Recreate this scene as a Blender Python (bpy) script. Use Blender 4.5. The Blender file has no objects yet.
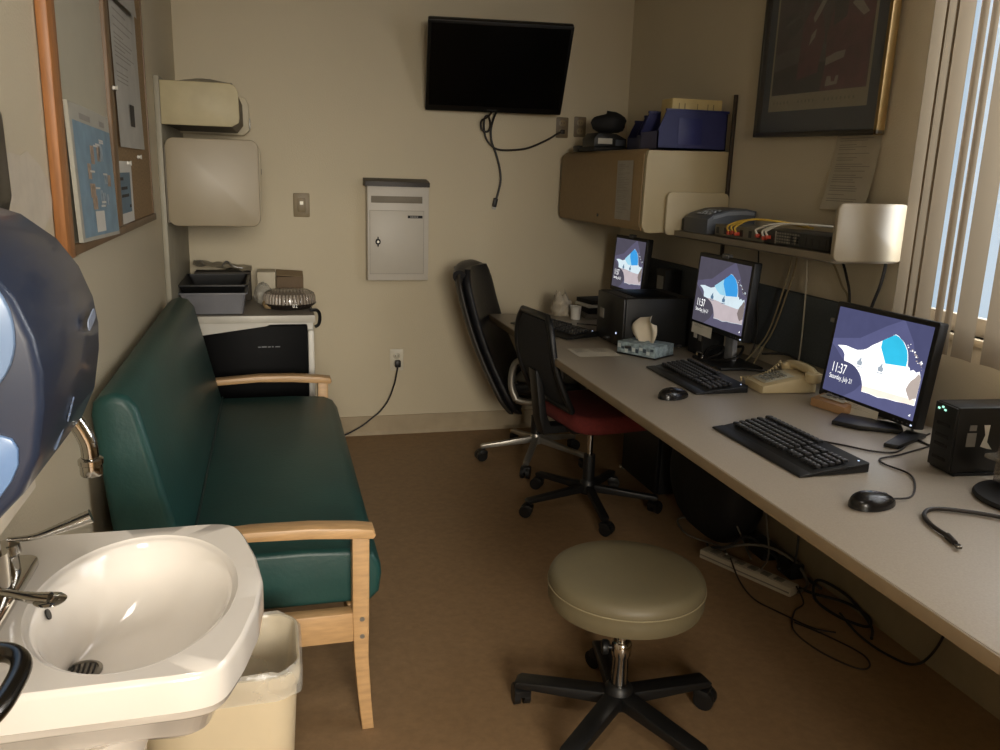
import bpy, bmesh, math, random
from math import pi, sin, cos, radians as RAD
from mathutils import Vector, Matrix, Euler
random.seed(7)
C = bpy.context.scene.collection
sc = bpy.context.scene
sc.view_settings.view_transform = 'Standard'
W = 2.1834            # room width, back wall at y = 0, left wall at x = 0
CEIL = 2.45
YF = -4.75            # wall behind the camera, with the doorway the photo is taken from

# ------------------------------------------------------------------ materials
def lin(h):
    h = h.lstrip('#')
    r = [int(h[i:i + 2], 16) / 255 for i in (0, 2, 4)]
    return tuple((c / 12.92 if c <= .04045 else ((c + .055) / 1.055) ** 2.4) for c in r) + (1,)
MATS = {}
def pm(name, col, rough=.6, metal=0, var=.08, scale=12, bump=0, bscale=60, spec=.5, emit=0, alpha=1, trans=0, coat=0, aniso=None):
    """procedural principled material: base colour broken up by noise, optional noise bump"""
    if name in MATS: return MATS[name]
    m = bpy.data.materials.new(name); m.use_nodes = True
    nt = m.node_tree; b = nt.nodes['Principled BSDF']
    c = lin(col)
    tc = nt.nodes.new('ShaderNodeTexCoord')
    n = nt.nodes.new('ShaderNodeTexNoise'); n.inputs['Scale'].default_value = scale; n.inputs['Detail'].default_value = 4
    r = nt.nodes.new('ShaderNodeValToRGB')
    r.color_ramp.elements[0].position = .3; r.color_ramp.elements[1].position = .7
    r.color_ramp.elements[0].color = tuple(x * (1 - var) for x in c[:3]) + (1,)
    r.color_ramp.elements[1].color = tuple(min(1, x * (1 + var)) for x in c[:3]) + (1,)
    if aniso:
        mp = nt.nodes.new('ShaderNodeMapping'); mp.inputs['Scale'].default_value = aniso
        nt.links.new(tc.outputs['Object'], mp.inputs['Vector']); nt.links.new(mp.outputs['Vector'], n.inputs['Vector'])
    else:
        nt.links.new(tc.outputs['Object'], n.inputs['Vector'])
    nt.links.new(n.outputs['Fac'], r.inputs['Fac']); nt.links.new(r.outputs['Color'], b.inputs['Base Color'])
    b.inputs['Roughness'].default_value = rough; b.inputs['Metallic'].default_value = metal
    b.inputs['Specular IOR Level'].default_value = spec
    if coat: b.inputs['Coat Weight'].default_value = coat; b.inputs['Coat Roughness'].default_value = .1
    if trans: b.inputs['Transmission Weight'].default_value = trans
    if alpha < 1: b.inputs['Alpha'].default_value = alpha
    if emit:
        nt.links.new(r.outputs['Color'], b.inputs['Emission Color']); b.inputs['Emission Strength'].default_value = emit
    if bump:
        n2 = nt.nodes.new('ShaderNodeTexNoise'); n2.inputs['Scale'].default_value = bscale
        bp = nt.nodes.new('ShaderNodeBump'); bp.inputs['Strength'].default_value = bump; bp.inputs['Distance'].default_value = .01
        nt.links.new(tc.outputs['Object'], n2.inputs['Vector']); nt.links.new(n2.outputs['Fac'], bp.inputs['Height'])
        nt.links.new(bp.outputs['Normal'], b.inputs['Normal'])
    MATS[name] = m
    return m
def glow(name, col, s):
    if name in MATS: return MATS[name]
    m = bpy.data.materials.new(name); m.use_nodes = True
    nt = m.node_tree; nt.nodes.clear()
    o = nt.nodes.new('ShaderNodeOutputMaterial'); e = nt.nodes.new('ShaderNodeEmission')
    e.inputs['Color'].default_value = lin(col); e.inputs['Strength'].default_value = s
    tc = nt.nodes.new('ShaderNodeTexCoord'); n = nt.nodes.new('ShaderNodeTexNoise'); n.inputs['Scale'].default_value = 30
    mx = nt.nodes.new('ShaderNodeMath'); mx.operation = 'MULTIPLY_ADD'; mx.inputs[1].default_value = .2 * s; mx.inputs[2].default_value = .9 * s
    nt.links.new(tc.outputs['Object'], n.inputs['Vector']); nt.links.new(n.outputs['Fac'], mx.inputs[0]); nt.links.new(mx.outputs[0], e.inputs['Strength'])
    nt.links.new(e.outputs[0], o.inputs[0]); MATS[name] = m
    return m
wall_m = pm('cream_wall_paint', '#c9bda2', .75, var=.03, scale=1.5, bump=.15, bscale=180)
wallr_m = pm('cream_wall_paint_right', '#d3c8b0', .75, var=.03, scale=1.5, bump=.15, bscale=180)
ceil_m = pm('ceiling_white', '#a9a294', .9)
floor_m = pm('beige_sheet_vinyl', '#8e7354', .5, var=.10, scale=45, bump=.05, bscale=120, spec=.3)
base_m = pm('taupe_vinyl_baseboard', '#a8987c', .6)
baser_m = pm('dark_taupe_baseboard', '#8c8068', .6)
panel_m = pm('grey_side_panel', '#958f7d', .5)
oak_m = pm('orange_oak', '#a06a3b', .45, var=.18, scale=9, aniso=(14, 14, 1.2))
oakl_m = pm('light_maple', '#c09a6c', .4, var=.12, scale=9, aniso=(2, 12, 12))
brown_m = pm('brown_rail', '#6e563c', .5, var=.15)
cork_m = pm('cork', '#8f7450', .9, var=.25, scale=160)
wb_m = pm('grey_whiteboard', '#a9a594', .3, var=.03)
paper_m = pm('white_paper', '#cfcbc0', .8, var=.03)
ink_m = pm('grey_print', '#938e84', .8)
ink2_m = pm('dark_print', '#3a3833', .8)
blue_m = pm('poster_blue', '#76909f', .6, var=.14, scale=20)
blue2_m = pm('flyer_blue', '#5d7685', .6)
white_m = pm('white_plastic', '#d5d1c6', .4, var=.02)
green_m = pm('green_vinyl', '#1f4541', .42, var=.10, scale=6, bump=.06, bscale=90, spec=.45)
seam_m = pm('green_vinyl_dark_seam', '#0d2a29', .6)
black_m = pm('black_plastic', '#141414', .45, var=.1)
blackm_m = pm('matte_black', '#0e0e0e', .75, var=.1)
gloss_m = pm('gloss_black', '#050506', .5, var=.05, spec=.08)
leather_m = pm('black_leather', '#17171a', .38, var=.15, scale=25, bump=.15, bscale=120)
mesh_m = pm('black_mesh_fabric', '#151515', .85, var=.3, scale=220)
red_m = pm('red_fabric', '#66201b', .9, var=.15, scale=90)
chrome_m = pm('chrome', '#c9c6c0', .12, metal=1, var=.05)
dchrome_m = pm('dark_chrome', '#6e6a64', .22, metal=1, var=.1)
alu_m = pm('silver_aluminium', '#a9a59c', .35, metal=.8)
steel_m = pm('brushed_steel', '#8f8a80', .35, metal=.7, aniso=(1, 40, 1))
desk_m = pm('grey_laminate', '#a69b8b', .35, var=.06, scale=250, spec=.5)
deske_m = pm('tan_edge_band', '#86745a', .5)
tack_m = pm('charcoal_tackboard', '#50565a', .9, var=.12, scale=140)
shelf_m = pm('taupe_shelf', '#7d7362', .5)
cream_m = pm('cream_end_panel', '#c5b99c', .45, var=.02)
creaml_m = pm('pale_end_panel', '#978b74', .4, var=.02)
tan_m = pm('tan_flipper_door', '#937a54', .55, var=.06, scale=50)
porc_m = pm('white_porcelain', '#e9e2d8', .12, var=.01, spec=.6, coat=.4)
drain_m = pm('drain_hole', '#191715', .5)
bluedisp_m = pm('smoky_blue_plastic', '#2a3347', .36, var=.06, scale=4, spec=.5, coat=.3)
bluelt_m = pm('translucent_light_blue', '#7c94b6', .25, var=.05, scale=4)
bluebin_m = pm('blue_bin_plastic', '#23285a', .45, var=.08)
binc_m = pm('cream_bin_plastic', '#dccbaa', .45, var=.03)
liner_m = pm('clear_liner_film', '#d8d4c8', .15, alpha=.35, var=.2, scale=14, bump=.8, bscale=18)
clear_m = pm('clear_plastic_film', '#c9c4b6', .12, alpha=.4, var=.2, scale=20, bump=.6, bscale=30)
greyt_m = pm('grey_tray_plastic', '#7f7f83', .35, alpha=.85)
ctr_m = pm('grey_counter_top', '#8b8377', .4, var=.06, scale=60)
ctre_m = pm('pale_counter_edge', '#c2bdb0', .4)
beige_ph = pm('beige_phone_plastic', '#c9b78f', .4, var=.03)
tanph_m = pm('tan_phone_plastic', '#b08a62', .4, var=.05)
greyd_m = pm('slate_grey_plastic', '#4c5159', .45, var=.05)
greys_m = pm('switch_grey_metal', '#6f6c60', .4, metal=.3)
yel_m = pm('yellow_cable', '#c9a53e', .5); whc_m = pm('white_cable', '#c9c3b2', .5); redp_m = pm('red_boot', '#b8412a', .5)
stoolv_m = pm('cream_vinyl', '#6c634b', .5, var=.05, scale=8, bump=.05, bscale=60)
tissue_m = pm('tissue_white', '#d8cdb8', .9, var=.04)
tbox_m = pm('tissue_box_print', '#8fa0a6', .6, var=.5, scale=60)
plate_m = pm('brown_wall_plate', '#6f614a', .45); platew_m = pm('ivory_wall_plate', '#cfc8b4', .4)
plates_m = pm('tan_switch_plate', '#857556', .45)
grey_key = pm('key_black', '#1c1c1e', .5, var=.2, scale=80)
key_m = pm('dark_keycap', '#232325', .4, var=.1); legend_m = pm('key_legend', '#8d8d8d', .6)
vane_m = pm('cream_vane', '#8d7b64', .6, var=.04, scale=3)
def translucent(m, fac, col):
    nt = m.node_tree; o = [n for n in nt.nodes if n.type == 'OUTPUT_MATERIAL'][0]; b = nt.nodes['Principled BSDF']
    t = nt.nodes.new('ShaderNodeBsdfTranslucent'); t.inputs['Color'].default_value = lin(col); x = nt.nodes.new('ShaderNodeMixShader'); x.inputs[0].default_value = fac
    nt.links.new(b.outputs[0], x.inputs[1]); nt.links.new(t.outputs[0], x.inputs[2]); nt.links.new(x.outputs[0], o.inputs[0])
translucent(vane_m, .09, '#b5a48a')
navy_m = pm('navy_mat_board', '#29333c', .6, var=.06)
frame_m = pm('dark_bronze_frame', '#3d3830', .35, metal=.3); goldf_m = pm('gold_frame_edge', '#8a6f40', .35, metal=.4)
art_dark = pm('print_dark', '#241d1b', .35, var=.5, scale=18); art_red = pm('print_maroon', '#4f2226', .35, var=.4, scale=25)
art_wht = pm('print_white', '#837a72', .35); art_gry = pm('print_grey', '#433e3a', .35, var=.3, scale=20); art_bg = pm('print_brown', '#382c29', .35, var=.4, scale=14)
cable_m = pm('black_cable', '#161413', .5); cableg_m = pm('grey_cable', '#5c564c', .55); cableb_m = pm('brown_black_cable', '#241b14', .5)
tancab_m = pm('tan_cable', '#8f8163', .55)

# ------------------------------------------------------------------ mesh builder
def smooth_path(P, k=6):
    P = [Vector(p) for p in P]
    if len(P) < 3: return P
    out = []
    for i in range(len(P) - 1):
        p0 = P[max(i - 1, 0)]; p1 = P[i]; p2 = P[i + 1]; p3 = P[min(i + 2, len(P) - 1)]
        for j in range(k):
            t = j / k
            out.append(.5 * ((2 * p1) + (-p0 + p2) * t + (2 * p0 - 5 * p1 + 4 * p2 - p3) * t * t + (-p0 + 3 * p1 - 3 * p2 + p3) * t ** 3))
    out.append(P[-1]); return out
class MB:
    def __init__(s): s.v = []; s.f = []; s.m = []; s.s = []
    def add(s, vs, fs, mat=0, sm=False, M=None):
        o = len(s.v)
        s.v += [(M @ Vector(v)) if M else Vector(v) for v in vs]
        for f in fs: s.f.append([i + o for i in f]); s.m.append(mat); s.s.append(sm)
        return s
    def bm(s, b, mat=0, sm=False, M=None):
        b.verts.index_update()
        s.add([v.co.copy() for v in b.verts], [[v.index for v in f.verts] for f in b.faces], mat, sm, M); b.free(); return s
    def box(s, c, d, mat=0, bev=0, M=None, rot=None, seg=2):
        b = bmesh.new(); bmesh.ops.create_cube(b, size=1)
        bmesh.ops.scale(b, vec=d, verts=b.verts)
        if bev: bmesh.ops.bevel(b, geom=b.edges[:], offset=min(bev, min(d) * .49), segments=seg, profile=.5, affect='EDGES')
        X = Matrix.Translation(c)
        if rot: X = X @ Euler(rot).to_matrix().to_4x4()
        if M: X = M @ X
        return s.bm(b, mat, bool(bev), X)
    def bx(s, x0, x1, y0, y1, z0, z1, mat=0, bev=0, M=None):
        return s.box(((x0 + x1) / 2, (y0 + y1) / 2, (z0 + z1) / 2), (abs(x1 - x0), abs(y1 - y0), abs(z1 - z0)), mat, bev, M)
    def prism(s, pts, axis, a, b, mat=0, bev=0, M=None, sm=False, seg=2):
        """2-D polygon swept along an axis; axis x -> pts (y,z), y -> (x,z), z -> (x,y)"""
        def P(p, t): return {'x': (t, p[0], p[1]), 'y': (p[0], t, p[1]), 'z': (p[0], p[1], t)}[axis]
        n = len(pts); B = bmesh.new()
        lo = [B.verts.new(P(p, a)) for p in pts]; hi = [B.verts.new(P(p, b)) for p in pts]
        B.faces.new(lo); B.faces.new(hi[::-1])
        for i in range(n): B.faces.new((lo[i], hi[i], hi[(i + 1) % n], lo[(i + 1) % n]))
        bmesh.ops.recalc_face_normals(B, faces=B.faces[:])
        if bev: bmesh.ops.bevel(B, geom=[e for e in B.edges if all(len(f.verts) > 2 for f in e.link_faces) and any(len(f.verts) == n for f in e.link_faces)], offset=bev, segments=seg, profile=.5, affect='EDGES')
        return s.bm(B, mat, sm or bool(bev), M)
    def tube(s, P, r, n=8, mat=0, M=None, k=6, cap=True, raw=False):
        P = [Vector(p) for p in P] if raw else smooth_path(P, k)
        N = len(P); R = r if hasattr(r, '__len__') else None
        vs = []; fs = []; up = None
        for i, p in enumerate(P):
            t = (P[min(i + 1, N - 1)] - P[max(i - 1, 0)]).normalized()
            if up is None:
                up = Vector((0, 0, 1)) if abs(t.z) < .9 else Vector((1, 0, 0))
            u = (up - t * up.dot(t)).normalized(); w = t.cross(u); up = u
            rr = r if R is None else R[0] + (R[1] - R[0]) * i / (N - 1)
            for j in range(n):
                a = 2 * pi * j / n; vs.append(p + (u * cos(a) + w * sin(a)) * rr)
        for i in range(N - 1):
            for j in range(n): fs.append((i * n + j, i * n + (j + 1) % n, (i + 1) * n + (j + 1) % n, (i + 1) * n + j))
        if cap: fs.append(tuple(range(n))[::-1]); fs.append(tuple((N - 1) * n + j for j in range(n)))
        return s.add(vs, fs, mat, True, M)
    def lathe(s, prof, c=(0, 0, 0), n=24, mat=0, M=None, sm=True):
        vs = []; fs = []; K = len(prof)
        for r, z in prof:
            for j in range(n): vs.append((c[0] + r * cos(2 * pi * j / n), c[1] + r * sin(2 * pi * j / n), c[2] + z))
        for i in range(K - 1):
            for j in range(n): fs.append((i * n + j, i * n + (j + 1) % n, (i + 1) * n + (j + 1) % n, (i + 1) * n + j))
        fs.append(tuple(range(n))[::-1]); fs.append(tuple((K - 1) * n + j for j in range(n)))
        return s.add(vs, fs, mat, sm, M)
    def cyl(s, a, b, r, n=16, mat=0, M=None): return s.tube([a, b], r, n, mat, M, raw=True)
    def grid(s, fn, nu, nv, mat=0, M=None, sm=True, cu=False):
        vs = [fn(i / (nu if cu else nu - 1), j / (nv - 1)) for i in range(nu) for j in range(nv)]; fs = []
        for i in range(nu if cu else nu - 1):
            for j in range(nv - 1):
                i2 = (i + 1) % nu; fs.append((i * nv + j, i2 * nv + j, i2 * nv + j + 1, i * nv + j + 1))
        return s.add(vs, fs, mat, sm, M)
    def text(s, txt, size, mat, M, width=None):
        cu = bpy.data.curves.new('t', 'FONT'); cu.body = txt; cu.size = size
        o = bpy.data.objects.new('t', cu); C.objects.link(o)
        bpy.context.view_layer.update()
        me = bpy.data.meshes.new_from_object(o.evaluated_get(bpy.context.evaluated_depsgraph_get()))
        vs = [v.co.copy() for v in me.vertices]
        if width and vs:
            k = width / max(v.x for v in vs); vs = [Vector((v.x * k, v.y, 0)) for v in vs]
        s.add(vs, [list(p.vertices) for p in me.polygons], mat, False, M)
        bpy.data.objects.remove(o); bpy.data.curves.remove(cu); bpy.data.meshes.remove(me)
        return s
def chain(o):
    M = Matrix.Identity(4)
    while o: M = o.matrix_basis @ M; o = o.parent
    return M
def T(o, label=None, cat=None, group=None, kind=None):
    if label: o['label'] = label
    if cat: o['category'] = cat
    if group: o['group'] = group
    if kind: o['kind'] = kind
    return o
def build(name, mb, mats, parent=None, local=False, sub=0, label=None):
    """link ONE mesh object; verts are world coordinates unless local"""
    me = bpy.data.meshes.new(name)
    if not isinstance(mats, (list, tuple)): mats = [mats]
    vs = mb.v
    o = bpy.data.objects.new(name, me); C.objects.link(o)
    if parent:
        o.parent = parent
        if not local:
            I = chain(parent).inverted(); vs = [I @ v for v in vs]
    elif not local:
        n = len(vs); lo = Vector((sum(v.x for v in vs) / n, sum(v.y for v in vs) / n, min(v.z for v in vs)))
        o.location = lo; vs = [v - lo for v in vs]
    me.from_pydata([tuple(v) for v in vs], [], mb.f)
    for m in mats: me.materials.append(m)
    me.polygons.foreach_set('material_index', mb.m); me.polygons.foreach_set('use_smooth', mb.s)
    b = bmesh.new(); b.from_mesh(me); bmesh.ops.recalc_face_normals(b, faces=b.faces[:]); b.to_mesh(me); b.free()
    me.update()
    if any(mb.s):
        try: me.set_sharp_from_angle(angle=RAD(42))
        except Exception: pass
    if sub:
        md = o.modifiers.new('s', 'SUBSURF'); md.levels = sub; md.render_levels = sub
    if label: o['label'] = label
    return o
def root(name, loc, label, cat, rz=0, group=None, size=1):
    o = bpy.data.objects.new(name, None); C.objects.link(o); o.location = loc; o.rotation_euler = (0, 0, rz); o.scale = (size,) * 3; o.empty_display_size = .05
    bpy.context.view_layer.update()
    return T(o, label, cat, group)
def copy_tree(o, parent=None):
    c = o.copy(); C.objects.link(c)
    if parent: c.parent = parent
    for ch in list(o.children): copy_tree(ch, c)
    return c
def struct(name, mb, mats): return T(build(name, mb, mats), kind='structure')
def rrect(w, h, r, n=5, cx=0, cy=0):
    out = []
    for qx, qy, a0 in ((1, 1, 0), (-1, 1, 90), (-1, -1, 180), (1, -1, 270)):
        for i in range(n + 1):
            a = RAD(a0 + 90 * i / n); out.append((cx + qx * (w / 2 - r) + r * cos(a), cy + qy * (h / 2 - r) + r * sin(a)))
    return out
def frame_M(o, ex, ey):
    """matrix whose local x,y lie along ex, ey at origin o"""
    ex = Vector(ex).normalized(); ey = Vector(ey).normalized(); ez = ex.cross(ey)
    M = Matrix((ex, ey, ez)).transposed().to_4x4(); M.translation = Vector(o); return M
def flat(poly, mat, M, z=0, mb=None):
    mb = mb or MB(); return mb.add([(p[0], p[1], z) for p in poly], [list(range(len(poly)))], mat, False, M)
def sheet(M, w, h, lines=0, mats=(0, 1), th=.0012, seed=1, head=True, curl=0, cols=1):
    """printed page: pale sheet with grey text bars; local x right 0..w, y up 0..h"""
    mb = MB(); rnd = random.Random(seed)
    def fn(u, v): return (u * w, v * h, th + curl * (1 - v) ** 2)
    mb.grid(fn, 4, 10, mats[0], M)
    y = h * .92
    for i in range(lines):
        if y < h * .06: break
        for c in range(cols):
            L = rnd.uniform(.4, .95) * w * .82 / cols
            x0 = w * .09 + c * w * .84 / cols; hh = h * .008 if not (head and i == 0) else h * .014
            v = y / h; zz = th + curl * (1 - v) ** 2 + .0006
            mb.add([(x0, y, zz), (x0 + L, y, zz), (x0 + L, y + hh, zz), (x0, y + hh, zz)], [(0, 1, 2, 3)], mats[1], False, M)
        y -= h * rnd.choice((.028, .028, .05))
    return mb

# ------------------------------------------------------------------ the setting
def room():
    struct('floor', MB().bx(-.1, W + .1, YF - .1, .1, -.1, 0), floor_m)
    struct('ceiling', MB().bx(-.1, W + .1, YF - .1, .1, CEIL, CEIL + .1), ceil_m)
    struct('wall_back', MB().bx(-.1, W + .1, 0, .1, 0, CEIL), wall_m)
    dx0, dx1, dz = .10, 1.15, 1.93
    struct('wall_front', MB().bx(-.1, dx0, YF - .1, YF, 0, CEIL).bx(dx1, W + .1, YF - .1, YF, 0, CEIL).bx(dx0, dx1, YF - .1, YF, dz, CEIL), wall_m)
    struct('wall_hall', MB().bx(-.9, 2.6, -8.4, -8.3, 0, CEIL).bx(-1.0, -.9, -8.4, YF - .1, 0, CEIL).bx(2.5, 2.6, -8.4, YF - .1, 0, CEIL).bx(-.9, -.1, YF - .1, YF, 0, CEIL), wall_m)
    struct('floor_hall', MB().bx(-1, 2.6, -8.4, YF - .1, -.1, 0), floor_m)
    struct('ceiling_hall', MB().bx(-1, 2.6, -8.4, YF - .1, CEIL, CEIL + .1), ceil_m)
    struct('wall_left', MB().bx(-.1, 0, YF, 0, 0, CEIL), wall_m)
    y0, y1, z0, z1 = -3.55, -2.135, .95, 2.15          # window opening
    m = MB().bx(W, W + .045, y1, 0, 0, CEIL).bx(W, W + .045, YF, y0, 0, CEIL).bx(W, W + .045, y0, y1, 0, z0).bx(W, W + .045, y0, y1, z1, CEIL)
    struct('wall_right', m, wallr_m)
    struct('baseboard_back', MB().bx(0, W, -.008, 0, 0, .10).prism([(-.016, 0), (-.008, 0), (-.008, .018)], 'x', 0, W), base_m)
    struct('baseboard_right', MB().bx(W - .008, W, YF, -.008, 0, .118), baser_m)
    struct('baseboard_left', MB().bx(0, .008, YF, -.008, 0, .10), base_m)
    struct('trim_1', MB().bx(0, .02, -.80, -.001, .10, 1.645, 0, .003), panel_m)['label'] = 'grey upright mounting panel on left wall'
    wd = T(bpy.data.objects.new('window_1', None), kind='structure'); C.objects.link(wd); wd.location = (W + .03, (y0 + y1) / 2, z0)
    bpy.context.view_layer.update()
    f = MB()
    for a, b, c, d in ((y0, y1, z0, z0 + .05), (y0, y1, z1 - .05, z1), (y0, y0 + .05, z0, z1), (y1 - .03, y1, z0, z1), ((y0 + y1) / 2 - .02, (y0 + y1) / 2 + .02, z0, z1)):
        f.bx(W + .018, W + .04, a, b, c, d, 0, .003)
    build('window_frame', f, pm('window_frame_grey', '#a59c8c', .5), wd)
    g = bpy.data.materials.new('window_glass'); g.use_nodes = True
    nt = g.node_tree; nt.nodes.clear(); o = nt.nodes.new('ShaderNodeOutputMaterial'); t = nt.nodes.new('ShaderNodeBsdfTransparent'); gl = nt.nodes.new('ShaderNodeBsdfGlossy'); mx = nt.nodes.new('ShaderNodeMixShader')
    gl.inputs['Roughness'].default_value = .02; mx.inputs[0].default_value = .06
    nt.links.new(t.outputs[0], mx.inputs[1]); nt.links.new(gl.outputs[0], mx.inputs[2]); nt.links.new(mx.outputs[0], o.inputs[0])
    build('window_pane', MB().bx(W + .028, W + .031, y0 + .05, y1 - .03, z0 + .05, z1 - .05), g, wd)
    build('window_sill', MB().bx(W - .015, W + .03, y0, y1, z0 - .02, z0, 0, .004), pm('sill_cream', '#b5a88e', .5), wd)
    # trim strip at the left side of the window
    struct('trim_2', MB().bx(W - .010, W, -2.132, -2.112, .93, 2.2, 0, .002), pm('window_trim', '#c4b494', .5))
    # open door leaf against the left wall, beside the camera, only its pull handle reaches the frame
    d = T(bpy.data.objects.new('door_1', None), kind='structure'); C.objects.link(d); d.location = (.09, -4.1, 0); bpy.context.view_layer.update()
    build('door_leaf', MB().bx(.065, .105, -4.45, -3.56, .01, 1.92, 0, .003), pm('door_tan', '#a08a66', .5), d)
    h = MB().tube([(.105, -3.60, .95), (.15, -3.535, .952), (.178, -3.524, .952), (.197, -3.538, .95), (.199, -3.575, .948), (.190, -3.612, .947), (.16, -3.64, .947), (.105, -3.67, .947)], .008, 12, 0, None, 7)
    h.lathe([(.022, 0), (.022, .008), (.012, .012)], (0, 0, 0), 16, 0, Matrix.Translation((.105, -3.60, .95)) @ Euler((0, pi / 2, 0)).to_matrix().to_4x4())
    build('door_handle', h, dchrome_m, d)
room()

# plaster patch
poly = [(-2.70, 1.345), (-2.62, 1.34), (-2.575, 1.348), (-2.50, 1.325), (-2.455, 1.30), (-2.43, 1.262), (-2.445, 1.235), (-2.49, 1.222), (-2.515, 1.205), (-2.56, 1.212), (-2.60, 1.195), (-2.66, 1.21), (-2.72, 1.225)]
T(build('plaster_patch', MB().prism(poly, 'x', .0003, .0015), pm('bare_plaster', '#cbc0ac', .9, var=.06, scale=25)), 'pale unpainted plaster patch left of the bulletin board', 'wall patch')

# ------------------------------------------------------------------ bulletin board
def board():
    r = root('bulletin_board', (.0, -1.76, 1.15), 'wood framed wall board, half grey whiteboard and half cork', 'bulletin board')
    y0, y1, z0, z1 = -2.415, -1.115, 1.15, 2.0
    build('whiteboard_panel', MB().bx(.001, .012, y0 + .03, -1.80, z0 + .02, z1), wb_m, r)
    build('cork_panel', MB().bx(.001, .012, -1.80, y1 - .01, z0 + .02, z1), cork_m, r)
    build('frame', MB().bx(.001, .022, y0 - .02, y0 + .045, z0 - .002, z1, 0, .004).bx(.001, .022, y0 + .045, y1, z1, z1 + .04, 0, .004), oak_m, r, label='orange oak frame edge')
    build('frame', MB().bx(.001, .022, y0 + .045, y1, z0, z0 + .022, 0, .004).bx(.001, .016, y1 - .008, y1, z0 + .022, z1, 0, .002), brown_m, r, label='dull brown bottom and far rail')
    build('divider_rail', MB().bx(.001, .022, -1.845, -1.785, z0 + .022, z1, 0, .004), brown_m, r)
    for i, (y, z) in enumerate([(-1.40, 1.352), (-1.61, 1.333), (-1.815, 1.515)]):
        T(build('push_pin', MB().lathe([(.002, 0), (.006, .003), (.004, .008), (.007, .014)], (0, 0, 0), 10, 0, Matrix.Translation((.012 if i < 2 else .0215, y, z)) @ Euler((0, pi / 2, 0)).to_matrix().to_4x4()), white_m),
          ['white push pin in the cork, below the long pages', 'white push pin holding the small blue flyer', 'white push pin in the brown divider rail'][i], 'push pin')
    # big blue poster on foam board, resting on the bottom rail
    t = root('poster', (.03, -2.1, 1.175), 'large pale blue poster of photos on white foam board', 'poster')
    M = frame_M((.026, -2.335, 1.174), (0, 1, -.03), (-.02, -.05, 1))
    w, h = .43, .275
    b = MB().box((w / 2, h / 2, 0), (w, h, .008), 0, 0, M)
    build('foam_board', b, pm('foam_face', '#aaa698', .8), t)
    p = MB(); flat([(.022, .008), (w - .006, .008), (w - .006, h - .034), (.022, h - .034)], 0, M, .0046, p)
    rnd = random.Random(3)
    for i in range(11):
        x = rnd.uniform(.05, w - .09); y = rnd.uniform(.06, h - .09); a = rnd.uniform(.025, .055); c = rnd.uniform(.02, .04)
        flat([(x, y), (x + a, y), (x + a, y + c), (x, y + c)], 1 + i % 2, M, .0052, p)
    for i in range(9):
        x = rnd.uniform(.05, w - .12); y = rnd.uniform(.04, h - .06)
        flat([(x, y), (x + .05, y), (x + .05, y + .004), (x, y + .004)], 3, M, .0054, p)
    flat([(.15, .015), (.25, .015), (.25, .06), (.15, .06)], 3, M, .0056, p)
    flat([(.09, h - .028), (.2, h - .028), (.2, h - .016), (.09, h - .016)], 4, M, .005, p)
    flat([(.3, h - .028), (.36, h - .028), (.36, h - .016), (.3, h - .016)], 4, M, .005, p)
    build('print', p, [blue_m, pm('photo_tan', '#a08c78', .6, var=.4, scale=60), pm('photo_grey', '#8a98a0', .6, var=.4, scale=60), paper_m, ink_m], t)
    # small blue flyer
    M = frame_M((.0135, -1.775, 1.173), (0, 1, 0), (0, 0, 1))
    f = MB().grid(lambda u, v: (u * .23, v * .165, .0015), 2, 2, 0, M)
    flat([(.012, .028), (.19, .028), (.19, .135), (.012, .135)], 1, M, .0025, f)
    for x, y, a in ((.02, .115, .05), (.03, .09, .1), (.03, .07, .12), (.15, .04, .03)): flat([(x, y), (x + a, y), (x + a, y + .008), (x, y + .008)], 2, M, .0032, f)
    T(build('flyer', f, [paper_m, blue2_m, ink2_m]), 'small white and blue flyer pinned low on the cork', 'flyer')
    M = frame_M((.0135, -1.72, 1.375), (0, 1, 0), (0, -.03, 1))
    s = sheet(M, .45, .40, 14, seed=5, curl=.004)
    flat([(.2, .06), (.28, .06), (.28, .12), (.2, .12)], 2, M, .006, s)
    T(build('printed_page', s, [pm('page_grey', '#b5b1a6', .8), ink_m, ink2_m]), 'long grey printed page on the cork, above the blue flyer', 'paper')
    M = frame_M((.019, -1.77, 1.74), (0, 1, .02), (0, .02, 1))
    T(build('printed_page', sheet(M, .42, .25, 22, (0, 1), seed=9, cols=2, curl=.01), [pm('page_grey2', '#a6a298', .8), ink_m]), 'upper printed table page overlapping the long page, at the photo top edge', 'paper')
board()

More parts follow.
